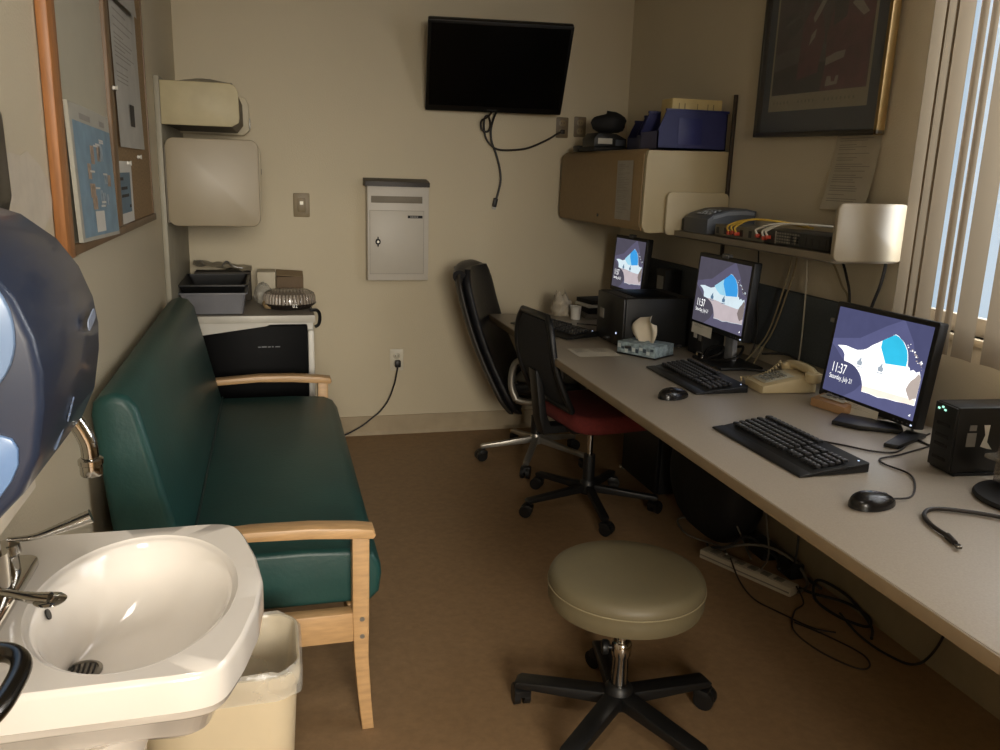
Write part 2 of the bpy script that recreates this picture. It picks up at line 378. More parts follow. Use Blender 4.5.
# ------------------------------------------------------------------ dispensers on the left wall
def dispensers():
    r = root('paper_towel_dispenser', (.1, -3.3, .985), 'large dark smoky blue paper towel dispenser over the sink', 'towel dispenser')
    prof = [(0, .985), (.105, .985), (.135, 1.0), (.178, 1.045), (.194, 1.08), (.202, 1.125), (.2035, 1.155), (.200, 1.185), (.188, 1.22), (.168, 1.25), (.135, 1.276), (.095, 1.289), (.04, 1.293), (0, 1.293)]
    build('body', MB().prism(prof, 'y', -3.425, -3.163, 0, .009, seg=3), bluedisp_m, r)
    win = rrect(.158, .137, .066, 12, .108, 1.193)
    build('side_window', MB().prism(win, 'y', -3.432, -3.424, 0, .003), bluelt_m, r, label='pale translucent blue side window')
    win2 = [(.03, 1.005), (.12, 1.005), (.15, 1.03), (.172, 1.06), (.179, 1.075), (.180, 1.09), (.176, 1.099), (.166, 1.103), (.03, 1.105)]
    build('lower_window', MB().prism(win2, 'y', -3.43, -3.424, 0, .002), pm('blue_lower_window', '#6c8bb8', .3), r)
    M = frame_M((.2065, -3.225, 1.168), (0, 1, .25), (0, -.25, 1))
    build('maker_mark', MB().prism(rrect(.04, .012, .0055), 'z', 0, .0012, 0, 0, M), pm('pale_blue_mark', '#8e9ab0', .4), r)
    M = frame_M((.1965, -3.315, 1.085), (0, 1, .5), (.36, -.4, 1))
    g = MB()
    for i, x in enumerate((0, .012, .024)): g.box((x * .8, .002 * i, .0), (.005, .007, .0015), 0, 0, M)
    build('raised_mark', g, pm('blue_mark', '#6f7f9b', .4), r)
    M = frame_M((.1855, -3.33, 1.058), (0, 1, .45), (.6, -.4, 1))
    g = MB().tube([(0, 0, .0), (.016, .009, .0), (.03, .004, .0), (.026, -.008, .0), (.008, -.009, .0), (0, 0, .0)], .0013, 6, 0, M)
    build('emblem', g, pm('blue_mark', '#6f7f9b', .4), r)
    build('paper_end', MB().bx(.06, .13, -3.40, -3.2, .972, .99, 0, .001), tissue_m, r)
    r = root('soap_dispenser', (.025, -2.95, 1.25), 'dark dispenser on the wall above the blue towel dispenser', 'soap dispenser')
    build('body', MB().prism([(0, 1.262), (.040, 1.258), (.053, 1.266), (.058, 1.285), (.056, 1.39), (.046, 1.42), (0, 1.425)], 'y', -3.0, -2.90, 0, .004), pm('brown_black_plastic', '#1f1b18', .3), r)
    build('nozzle', MB().cyl((.03, -2.95, 1.262), (.03, -2.95, 1.252), .009), black_m, r)
dispensers()

# ------------------------------------------------------------------ sink
def sink():
    r = root('wash_basin', (.19, -3.17, 0), 'white porcelain wash basin in the lower left corner', 'sink')
    zc = .80
    out = [(.004, -2.93), (.29, -2.931), (.318, -2.935), (.332, -2.948), (.345, -2.985), (.362, -3.055), (.372, -3.13), (.366, -3.205), (.351, -3.275), (.334, -3.325), (.322, -3.34), (.295, -3.345), (.004, -3.347)]
    cx, cy = .216, -3.142
    N = 144
    def hit(a):
        d = (cos(a), sin(a)); best = None
        for i in range(len(out)):
            p, q = out[i], out[(i + 1) % len(out)]
            ex, ey = q[0] - p[0], q[1] - p[1]; den = d[0] * ey - d[1] * ex
            if abs(den) < 1e-9: continue
            t = ((p[0] - cx) * ey - (p[1] - cy) * ex) / den; u = ((p[0] - cx) * d[1] - (p[1] - cy) * d[0]) / den
            if t > 0 and -1e-6 <= u <= 1 + 1e-6 and (best is None or t < best): best = t
        return best
    rings = []
    H = [hit(2 * pi * i / N) for i in range(N)]
    H = [(H[i - 1] + 2 * H[i] + H[(i + 1) % N]) / 4 for i in range(N)]
    def outer(dz, k): return [(cx + (H[i] - k) * cos(2 * pi * i / N), cy + (H[i] - k) * sin(2 * pi * i / N), zc + dz) for i in range(N)]
    def bowl(rx, ry, z, dx=0, dy=0): return [(cx + dx + rx * cos(2 * pi * i / N), cy + dy + ry * sin(2 * pi * i / N), z) for i in range(N)]
    rings += [outer(-.150, .125), outer(-.130, .085), outer(-.10, .045), outer(-.066, .026), outer(-.060, .012), outer(-.054, .006), outer(-.046, .004), outer(-.043, .0), outer(-.008, .0), outer(-.003, .0015), outer(0, .005)]
    rings += [bowl(.124, .181, zc - .0005), bowl(.121, .178, zc - .0035), bowl(.118, .174, zc - .004), bowl(.115, .170, zc - .007), bowl(.110, .163, zc - .018), bowl(.102, .152, zc - .040, -.002), bowl(.090, .132, zc - .066, -.008, .004), bowl(.073, .106, zc - .088, -.020, .010), bowl(.054, .076, zc - .103, -.036, .018), bowl(.037, .048, zc - .111, -.055, .022), bowl(.021, .021, zc - .117, -.075, .024)]
    m = MB(); vs = [p for R in rings for p in R]; fs = []
    for k in range(len(rings) - 1):
        for i in range(N): fs.append((k * N + i, k * N + (i + 1) % N, (k + 1) * N + (i + 1) % N, (k + 1) * N + i))
    fs.append(tuple(range(N))); fs.append(tuple((len(rings) - 1) * N + i for i in range(N))[::-1])
    m.add(vs, fs, 0, True)
    build('basin', m, porc_m, r)
    build('pedestal', MB().lathe([(.085, 0), (.08, .03), (.062, .10), (.058, .45), (.07, .60), (.085, .64), (.09, .66)], (.15, -3.17, 0), 32), porc_m, r)
    dx, dy, dz = cx - .075, cy + .024, zc - .117
    d = MB().lathe([(.0235, 0), (.0235, .003), (.019, .004), (.018, .0015)], (dx, dy, dz), 24)
    for i in range(-2, 3): d.box((dx + i * .0065, dy, dz + .0035), (.0022, .03 - abs(i) * .004, .002), 1)
    build('drain', d, [steel_m, drain_m], r)
    ov = MB().lathe([(.007, 0), (.007, .002)], (0, 0, 0), 14, 0, Matrix.Translation((.109, -3.13, .776)) @ Euler((0, RAD(70), 0)).to_matrix().to_4x4())
    build('overflow_hole', ov, drain_m, r)
    f = root('gooseneck_faucet', (.05, -3.12, .80), 'chrome gooseneck faucet with wrist blade handles on the basin', 'faucet')
    build('base_plate', MB().prism(rrect(.05, .22, .02, 5, .055, -3.13), 'z', .80, .812, 0, .003), chrome_m, f)
    build('spout', MB().cyl((.052, -3.12, .81), (.052, -3.12, .86), .018).tube([(.052, -3.12, .85), (.052, -3.12, .98), (.062, -3.115, 1.02), (.09, -3.11, 1.043), (.125, -3.108, 1.045), (.152, -3.105, 1.025), (.166, -3.102, .995), (.168, -3.1, .972)], .0105, 14), chrome_m, f)
    build('aerator', MB().lathe([(.0125, 0), (.0135, .002), (.0135, .014), (.015, .015), (.015, .021), (.0125, .023)], (.168, -3.1, .948), 20), chrome_m, f)
    for y, pts, in ((-3.075, [(.06, -3.085, .862), (.09, -3.082, .862), (.12, -3.078, .87), (.157, -3.073, .882)]), (-3.185, [(.06, -3.19, .846), (.085, -3.20, .845), (.115, -3.212, .842), (.137, -3.218, .84)])):
        h = build('handle', MB().lathe([(.024, 0), (.022, .006), (.014, .012), (.013, .035), (.017, .04), (.015, .052), (.006, .056)], (.055, y, .80), 20), chrome_m, f)
        b = MB(); P = smooth_path(pts, 5)
        for i in range(len(P) - 1):
            t = i / (len(P) - 1); wd = .006 + .012 * (t ** 1.5); b.tube([P[i], P[i + 1]], wd * .55, 10, raw=True)
        if y < -3.1: b.lathe([(.001, -.003), (.016, -.002), (.018, 0), (.016, .002), (.001, .003)], pts[-1], 20)
        build('wrist_blade', b, chrome_m, h)
sink()

# ------------------------------------------------------------------ waste bin
def trash():
    r = root('waste_bin', (.28, -2.66, 0), 'cream plastic waste bin between the sink and the bench', 'waste bin')
    Mx = Matrix.Translation((.275, -2.645, 0))
    def ring(w, d, z, rr=.05): return [(p[0], p[1], z) for p in rrect(w, d, rr, 6)]
    R = [ring(.24, .20, 0), ring(.245, .205, .004), ring(.286, .232, .385), ring(.298, .243, .388), ring(.300, .245, .40), ring(.296, .241, .413), ring(.286, .232, .413), ring(.278, .225, .40), ring(.238, .198, .01)]
    n = len(R[0]); vs = [p for q in R for p in q]; fs = []
    for k in range(len(R) - 1):
        for i in range(n): fs.append((k * n + i, k * n + (i + 1) % n, (k + 1) * n + (i + 1) % n, (k + 1) * n + i))
    fs.append(tuple(range(n))); fs.append(tuple((len(R) - 1) * n + i for i in range(n)))
    build('bin_body', MB().add(vs, fs, 0, True, Mx), binc_m, r)
    rnd = random.Random(2)
    def lring(w, d, z, j): return [(p[0] + rnd.uniform(-j, j), p[1] + rnd.uniform(-j, j), z + rnd.uniform(-j, j)) for p in rrect(w, d, .05, 6)]
    L = [lring(.308, .252, .37, .003), lring(.304, .249, .41, .002), lring(.288, .234, .422, .004), lring(.272, .22, .40, .004), lring(.26, .21, .32, .008), lring(.245, .195, .2, .01)]
    vs = [p for q in L for p in q]; fs = []
    for k in range(len(L) - 1):
        for i in range(n): fs.append((k * n + i, k * n + (i + 1) % n, (k + 1) * n + (i + 1) % n, (k + 1) * n + i))
    T(build('bin_liner', MB().add(vs, fs, 0, True, Mx), liner_m), 'clear crinkled plastic liner inside the cream waste bin', 'bin liner')
trash()

# ------------------------------------------------------------------ green bench
def bench():
    r = root('bench', (.33, -1.65, 0), 'dark green vinyl bench with light wooden arms along the left wall', 'bench')
    ya, yb = -2.335, -.895
    seat = [(.175, .455), (.20, .462), (.45, .462), (.575, .455), (.608, .44), (.626, .41), (.628, .385), (.622, .34), (.60, .318), (.175, .318)]
    build('seat', MB().prism(seat, 'y', ya, yb, 0, .014, seg=3), green_m, r)
    back = [(.035, .852), (.062, .860), (.09, .852), (.110, .825), (.19, .47), (.19, .40), (.10, .36), (.05, .42), (.015, .81), (.02, .838)]
    b = MB().prism(back, 'y', ya - .01, yb - .02, 0, .02, seg=3)
    build('backrest', b, green_m, r)
    build('seam', MB().tube([(.192, ya - .003, .463), (.192, yb, .463)], .004, 6, raw=True), seam_m, r)
    for y, nm in ((ya - .025, 'near'), (yb + .028, 'far')):
        h = .027
        arm = [(.06, .517), (.16, .530), (.33, .542), (.46, .540), (.56, .532), (.604, .525), (.609, .510), (.603, .502), (.56, .505), (.46, .513), (.33, .517), (.16, .507), (.06, .495)]
        build('armrest', MB().prism(arm, 'y', y - h, y + h, 0, .005), oakl_m, r)
        leg = [(.554, .508), (.594, .505), (.592, .30), (.590, .2), (.596, .08), (.602, 0), (.573, 0), (.563, .1), (.556, .2), (.553, .3)]
        build('leg', MB().prism(leg, 'y', y - .024, y + .024, 0, .004), oakl_m, r)
        leg2 = [(.03, 0), (.07, 0), (.085, .3), (.085, .50), (.045, .50), (.045, .3)]
        build('leg', MB().prism(leg2, 'y', y - .024, y + .024, 0, .004), oakl_m, r)
        build('side_rail', MB().bx(.085, .556, y - .02, y + .02, .240, .315, 0, .004), oakl_m, r)
        if nm == 'near':
            for z in (.30, .255): build('screw_plug', MB().cyl((.575, y - .0255, z), (.575, y - .022, z), .006), steel_m, r)
    build('front_rail', MB().bx(.545, .57, ya, yb, .245, .315, 0, .004), oakl_m, r)
bench()

# ------------------------------------------------------------------ fridge, counter top and the clutter on it
def counter():
    r = root('mini_fridge', (.33, -.35, 0), 'black front mini fridge under the grey counter top in the corner', 'fridge')
    build('cabinet', MB().bx(.06, .556, -.56, -.06, .02, .70, 0, .006), white_m, r)
    build('door', MB().bx(.06, .53, -.60, -.565, .06, .688, 0, .006), gloss_m, r)
    build('door_edge', MB().bx(.532, .556, -.60, -.565, .06, .665, 0, .003), white_m, r)
    g = MB()
    for i, (x, w) in enumerate(((.325, .012), (.34, .02), (.365, .012), (.382, .006), (.395, .02))): g.bx(x, x + w, -.6015, -.600, .596, .600 + .001 * (i % 2))
    build('nameplate', g, pm('nameplate_grey', '#77797b', .4), r)
    for x in (.1, .52):
        for y in (-.52, -.1): build('foot', MB().cyl((x, y, 0), (x, y, .022), .015), black_m, r)
    c = root('counter_top', (.32, -.32, .70), 'grey counter top with pale front edge on the mini fridge', 'counter top')
    build('slab', MB().bx(.022, .56, -.598, -.03, .703, .73), ctr_m, c)
    build('edge_band', MB().bx(.022, .562, -.602, -.598, .700, .7305, 0, .001), ctre_m, c)
    T(build('black_strap', MB().tube([(.545, -.50, .735), (.572, -.49, .735), (.585, -.48, .72), (.588, -.47, .69), (.582, -.46, .665), (.568, -.455, .655)], .0075, 8), black_m), 'black strap hanging over the right end of the counter top', 'strap')
    T(build('loose_sheet', MB().prism([(.08, .700), (.372, .700), (.375, .692), (.36, .687), (.075, .648)], 'y', -.6035, -.602), paper_m), 'white sheet hanging below the counter edge over the fridge door', 'paper')
    # trays
    def tray(name, x0, x1, y0, y1, z, h, mat, lab, cat, flare=.015, th=.004):
        R = []
        def rg(e, zz): return [(p[0], p[1], zz) for p in rrect(x1 - x0 + 2 * e, y1 - y0 + 2 * e, .015, 4, (x0 + x1) / 2, (y0 + y1) / 2)]
        R = [rg(-.004, z), rg(0, z + .003), rg(flare, z + h - .008), rg(flare + .008, z + h - .006), rg(flare + .008, z + h), rg(flare - .003, z + h), rg(flare - th, z + h - .005), rg(-th, z + .006)]
        n = len(R[0]); vs = [p for q in R for p in q]; fs = []
        for k in range(len(R) - 1):
            for i in range(n): fs.append((k * n + i, k * n + (i + 1) % n, (k + 1) * n + (i + 1) % n, (k + 1) * n + i))
        fs.append(tuple(range(n))); fs.append(tuple((len(R) - 1) * n + i for i in range(n)))
        return T(build(name, MB().add(vs, fs, 0, True), mat), lab, cat)
    tray('grey_tub', .035, .27, -.56, -.19, .7315, .092, greyt_m, 'grey translucent plastic tub at the left of the counter', 'tub', .012)
    tray('black_tray', .045, .262, -.53, -.20, .80, .055, black_m, 'ribbed black tray nested in the grey tub', 'tray', .024)
    g = MB()
    for i in range(7): g.bx(.06 + i * .03, .064 + i * .03, -.51, -.215, .8075, .815)
    t = root('foil_tray', (.17, -.12, .73), 'crumpled foil tray standing behind the black tray', 'foil tray')
    m = MB(); rnd = random.Random(5)
    m.grid(lambda u, v: (.045 + u * .255, -.17 + v * .12 + rnd.uniform(-.003, .003), .895 - .03 * u + rnd.uniform(-.006, .006) + (.012 if v > .5 else 0)), 14, 6)
    build('foil', m, pm('crumpled_foil', '#8f897c', .3, metal=.5), t)
    build('support_box', MB().bx(.05, .295, -.16, -.06, .7315, .862, 0, .004), pm('dark_carton', '#3c362d', .7), t)
    m = MB(); m.tube([(.06, -.14, .895), (.075, -.13, .912), (.09, -.14, .895)], .004, 6); m.tube([(.17, -.12, .885), (.19, -.11, .905), (.22, -.13, .885), (.26, -.12, .875)], .005, 6)
    T(build('wire_clip', m, alu_m), 'bent silver wire clips lying on the foil tray', 'clip')
    # cake dome container
    d = root('cake_container', (.46, -.40, .73), 'black ribbed plastic cake tray with clear domed lid', 'food container')
    cx, cy = .462, -.40
    def rib(r0, z, a): return (cx + (r0 + .004 * (cos(a * 44) > 0)) * cos(a) * 1.0, cy + (r0 + .004 * (cos(a * 44) > 0)) * sin(a) * .9, z)
    n = 176; prof = [(.07, .7315), (.085, .734), (.108, .752), (.112, .757), (.108, .760), (.08, .752)]
    m = MB(); vs = [rib(p[0], p[1], 2 * pi * i / n) for p in prof for i in range(n)]; fs = []
    for k in range(len(prof) - 1):
        for i in range(n): fs.append((k * n + i, k * n + (i + 1) % n, (k + 1) * n + (i + 1) % n, (k + 1) * n + i))
    fs.append(tuple(range(n)))
    build('tray_base', m.add(vs, fs, 0, True), pm('brown_black_tray', '#2b2420', .3), d)
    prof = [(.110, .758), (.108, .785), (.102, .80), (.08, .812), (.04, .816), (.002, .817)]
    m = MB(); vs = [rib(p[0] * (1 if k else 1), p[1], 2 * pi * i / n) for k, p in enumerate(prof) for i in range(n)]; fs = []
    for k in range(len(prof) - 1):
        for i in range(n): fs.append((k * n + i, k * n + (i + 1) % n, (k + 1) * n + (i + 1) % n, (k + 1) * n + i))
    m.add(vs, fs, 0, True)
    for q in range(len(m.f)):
        if q < 2 * n and (q % n) % 4 < 2: m.m[q] = 1  # alternate rib faces coloured paler, painting in the light and dark of the ribs
    build('dome_lid', m, [pm('clear_dome', '#8d8172', .1, alpha=.55, spec=.8), pm('painted_rib_highlight', '#b5a99a', .2, alpha=.8)], d)
    s = MB(); M = frame_M((.472, -.5065, .748), (1, 0, 0), (0, .3, 1))
    build('price_sticker', MB().text('82', .022, 0, M), pm('sticker_white', '#f0ede4', .5), d)
    build('cake', MB().lathe([(.08, 0), (.082, .03), (.07, .04), (.001, .042)], (cx, cy, .752), 24), pm('brown_cake', '#4b382c', .9, var=.3, scale=40), d)
    T(build('white_carton', MB().bx(.325, .405, -.25, -.12, .7315, .872, 0, .003), pm('white_carton', '#bdb39b', .6)), 'upright white carton against the back wall on the counter', 'carton')
    b = root('brown_carton', (.47, -.15, .73), 'low brown carton behind the cake container', 'carton')
    build('carton_body', MB().bx(.41, .53, -.22, -.1, .7315, .846, 0, .002), pm('brown_card', '#6d5a44', .8, var=.1), b)
    build('carton_flap', MB().box((.47, -.16, .857), (.12, .10, .003), 0, 0, None, (.15, .06, 0)), pm('brown_card2', '#8b7658', .8), b)
    m = MB(); rnd = random.Random(11)
    m.grid(lambda u, v: (.352 + .045 * cos(2 * pi * u) * sin(pi * v) * rnd.uniform(.7, 1.1), -.33 + .055 * sin(2 * pi * u) * sin(pi * v) * rnd.uniform(.7, 1.1), .7325 + .052 * (1 - cos(pi * v)) * rnd.uniform(.85, 1.05)), 14, 8, cu=True)
    T(build('plastic_bag', m, clear_m), 'crumpled clear bag between the tub and the cake container', 'plastic bag')
    T(build('rolled_bread', MB().lathe([(.002, 0), (.022, .004), (.03, .02), (.026, .036), (.002, .042)], (.375, -.42, .7315), 18), pm('tan_roll', '#9a835e', .7)), 'tan round roll beside the clear bag', 'bread roll')
counter()

# ------------------------------------------------------------------ left wall shelf and cabinet (seen end on)
def left_units():
    r = root('wall_shelf', (.19, -.45, 1.1), 'beige wall shelf on the left with a square rounded end panel', 'wall shelf')
    xa, xb = .026, .357
    for y, nm in ((-.80, 0), (-.09, 1)):
        e = MB().prism(rrect(xb - xa, .322, .032, 6, (xa + xb) / 2, 1.27), 'y', y, y + .022, 0, .005)
        build('end_panel', e, creaml_m if nm == 0 else cream_m, r)
    build('shelf_board', MB().bx(.024, .335, -.778, -.09, 1.125, 1.15), shelf_m, r)
    build('back_rail', MB().bx(.021, .03, -.78, -.06, 1.12, 1.40), shelf_m, r)
    build('edge_slot', MB().bx(.358, .3595, -.095, -.066, 1.30, 1.325), black_m, r)
    r = root('wall_cabinet', (.15, -.45, 1.475), 'beige wall cabinet with dark underside above the left wall shelf', 'wall cabinet')
    build('end_panel', MB().prism([(.02, 1.475), (.265, 1.475), (.29, 1.49), (.294, 1.51), (.292, 1.60), (.28, 1.622), (.262, 1.63), (.02, 1.63)], 'y', -.80, -.782, 0, .004), pm('olive_beige_panel', '#aea27f', .5), r)
    build('carcass', MB().prism([(.024, 1.478), (.262, 1.478), (.288, 1.51), (.286, 1.60), (.262, 1.626), (.024, 1.626)], 'y', -.782, -.12), pm('dark_carcass', '#5c5140', .6), r)
    build('end_panel', MB().prism([(.02, 1.47), (.29, 1.47), (.312, 1.49), (.314, 1.60), (.30, 1.63), (.262, 1.638), (.02, 1.638)], 'y', -.12, -.09, 0, .004), cream_m, r)
    build('hinge_cover', MB().bx(.3125, .318, -.118, -.095, 1.50, 1.545, 0, .002), alu_m, r)
    m = MB(); rnd = random.Random(21)
    m.grid(lambda u, v: (.07 + .20 * u, -.76 + .28 * v, 1.633 + .020 * sin(pi * u) ** .6 * sin(pi * v) ** .6 * rnd.uniform(.6, 1.15)), 16, 12)
    T(build('plastic_bag', m, pm('grey_bag', '#8f8872', .3, alpha=.7, var=.2, scale=25)), 'crumpled grey plastic bag on top of the left wall cabinet', 'plastic bag')
left_units()

# ------------------------------------------------------------------ back wall: TV, plates, mailbox, cords
def plate(name, x, z, w, h, mat, label, cat, inner):
    r = root(name, (x, -.003, z - h / 2), label, cat)
    build('cover_plate', MB().prism(rrect(w, h, .006, 3, x, z), 'y', -.007, -.0005, 0, .002), mat, r)
    inner(r, x, z)
def back_wall():
    def sw(r, x, z):
        build('rocker', MB().bx(x - .018, x + .018, -.011, -.006, z - .033, z + .033, 0, .002), plates_m, r)
        build('indicator', MB().bx(x - .008, x + .008, -.013, -.0105, z + .002, z + .018, 0, .001), pm('switch_light', '#e6dfc8', .4, emit=.25), r)
    plate('light_switch', .537, 1.163, .076, .112, plates_m, 'tan light switch plate right of the left wall shelf', 'light switch', sw)
    def out(r, x, z):
        for k in (-1, 1):
            s = build('socket', MB().prism(rrect(.034, .03, .012, 4, x, z + .021 * k), 'y', -.0095, -.006, 0, .001), pm('outlet_face', '#b9b29e', .4) if r['category'] == 'outlet' and 'ivory' in r['label'] else plates_m, r)
            m = MB()
            for d in (-.007, .007): m.bx(x + d - .001, x + d + .001, -.0105, -.009, z + .021 * k - .004, z + .021 * k + .005)
            build('slots', m, black_m, s)
    plate('power_outlet', .993, .395, .070, .112, platew_m, 'ivory outlet low on the back wall with a black plug', 'outlet', out)
    plate('power_outlet', 1.83, 1.573, .064, .10, plate_m, 'brown outlet plate below the television, the left one, with the cord in it', 'outlet', out)
    plate('cable_outlet', 1.925, 1.58, .064, .10, plate_m, 'brown outlet plate by the overhead cabinet, right of its twin', 'outlet', out)
    # cords
    c = root('appliance_cable', (.99, -.03, .37), 'black cord plugged into the low ivory outlet', 'cord')
    build('plug', MB().box((.996, -.024, .378), (.03, .028, .036), 0, .006), black_m, c)
    build('cable', MB().tube([(.995, -.03, .365), (.99, -.028, .33), (.977, -.025, .266), (.947, -.025, .187), (.905, -.025, .13), (.869, -.025, .10), (.80, -.03, .05), (.70, -.05, .012), (.60, -.06, .012)], .0042, 8), cable_m, c)
    # TV
    r = root('wall_television', (1.434, -.02, 1.6), 'black flat television tilted down on the back wall', 'television')
    yaw, tl = RAD(-7.4), RAD(-33); w, h = .66, .44
    rt = Vector((cos(yaw), sin(yaw), 0)); n0 = Vector((sin(yaw), -cos(yaw), 0)); up = Vector((0, 0, 1)) * cos(tl) - n0 * sin(tl)
    M = frame_M((1.434, -.205, 1.807), rt, up)
    build('housing', MB().prism(rrect(w, h, .008, 3), 'z', -.035, 0, 0, .004, M), pm('tv_shell', '#0b0b0b', .35), r)
    scr = build('screen', MB().prism(rrect(w - .03, h - .045, .002, 2, 0, .008), 'z', 0, .001, 0, 0, M), pm('tv_screen', '#040404', .25, spec=.3), r)
    m = MB()
    for i in range(6): m.box((-.03 + i * .008, -h / 2 + .014, .0015), (.005, .006, .001), 0, 0, M)
    build('maker_mark', m, pm('dim_grey_mark', '#4d4d4d', .5), r)
    build('mount_plate', MB().bx(1.34, 1.52, -.02, -.001, 1.72, 1.92, 0, .003), black_m, r)
    build('mount_arm', MB().box((1.434, -.10, 1.81), (.10, .17, .05), 0, .004).box((0, 0, -.045), (.24, .22, .02), 0, .003, M), black_m, r)
    c = root('television_cord', (1.45, -.02, 1.5), 'black cord looping from the television to the wall plate', 'cord')
    build('cable', MB().tube([(1.455, -.10, 1.66), (1.438, -.05, 1.612), (1.405, -.025, 1.585), (1.41, -.022, 1.545), (1.44, -.02, 1.538), (1.452, -.02, 1.57), (1.437, -.03, 1.61), (1.42, -.03, 1.60), (1.42, -.02, 1.55), (1.435, -.018, 1.50), (1.475, -.016, 1.462), (1.53, -.015, 1.452), (1.64, -.015, 1.464), (1.74, -.015, 1.505), (1.808, -.02, 1.545), (1.826, -.022, 1.55)], .0052, 8), cableb_m, c)
    build('plug', MB().box((1.828, -.02, 1.552), (.02, .024, .022), 0, .004), cableb_m, c)
    c = root('loose_power_cord', (1.48, -.02, 1.18), 'black cord with loose plug hanging below the television', 'cord')
    build('cable', MB().tube([(1.475, -.10, 1.66), (1.463, -.04, 1.60), (1.455, -.02, 1.545), (1.462, -.016, 1.49), (1.487, -.014, 1.43), (1.508, -.013, 1.36), (1.514, -.013, 1.30), (1.502, -.013, 1.24), (1.495, -.013, 1.215)], .0058, 8), cable_m, c)
    pl = MB().box((1.488, -.014, 1.195), (.022, .02, .045), 0, .005, None, (0, .2, 0)).box((1.483, -.014, 1.168), (.02, .004, .014), 1, 0, None, (0, .2, 0))
    build('plug', pl, [cable_m, alu_m], c)
    # mailbox
    r = root('mailbox', (.985, -.045, .80), 'white locking metal mailbox with a black lid on the back wall', 'mailbox')
    x0, x1 = .84, 1.137
    build('body', MB().bx(x0, x1, -.088, 0, .812, 1.265, 0, .004), pm('mailbox_white', '#c4bdb0', .45, var=.02), r)
    build('lid', MB().prism([(-.098, 1.262), (0, 1.262), (0, 1.30), (-.06, 1.293), (-.098, 1.284)], 'x', x0 - .012, x1 + .003, 0, .003), pm('dark_brown_lid', '#2b241c', .5), r)
    build('letter_slot', MB().bx(.858, 1.105, -.090, -.086, 1.185, 1.217, 0, .001), pm('slot_shade', '#7a7160', .6), r)
    d = build('door', MB().bx(.852, 1.112, -.0905, -.087, .846, 1.148, 0, .0015), pm('mailbox_door', '#bfb8aa', .45, var=.02), r)
    g = MB()
    for a, b, e, f in ((.85, 1.114, 1.148, 1.1495), (.85, 1.114, .8445, .846), (.8505, .852, .845, 1.149), (1.112, 1.1135, .845, 1.149)): g.bx(a, b, -.0892, -.0885, e, f)
    build('door_gap', g, pm('gap_grey', '#8a8274', .7), d)
    k = build('lock', MB().prism([(.89 + .013 * cos(a) * (1 if i % 2 else 1), 1.0 + (.017 if i % 4 == 2 else .013) * sin(a)) for i, a in enumerate([2 * pi * j / 16 for j in range(16)])], 'y', -.0945, -.09).prism([(.886, 1.012), (.894, 1.012), (.892, 1.024), (.888, 1.024)], 'y', -.0945, -.09).prism([(.886, .988), (.894, .988), (.892, .976), (.888, .976)], 'y', -.0945, -.09), blackm_m, d)
    build('keyhole', MB().cyl((.89, -.0965, 1.0), (.89, -.0944, 1.0), .006), alu_m, k)
    lb = build('name_strip', MB().bx(1.034, 1.106, -.0925, -.0905, 1.114, 1.127), blackm_m, d)
    g = MB(); x = 1.046
    for i in range(5): g.bx(x, x + .006, -.0935, -.0926, 1.117, 1.124); x += .008
    build('strip_marks', g, pm('strip_grey', '#8a8680', .5), lb)
back_wall()

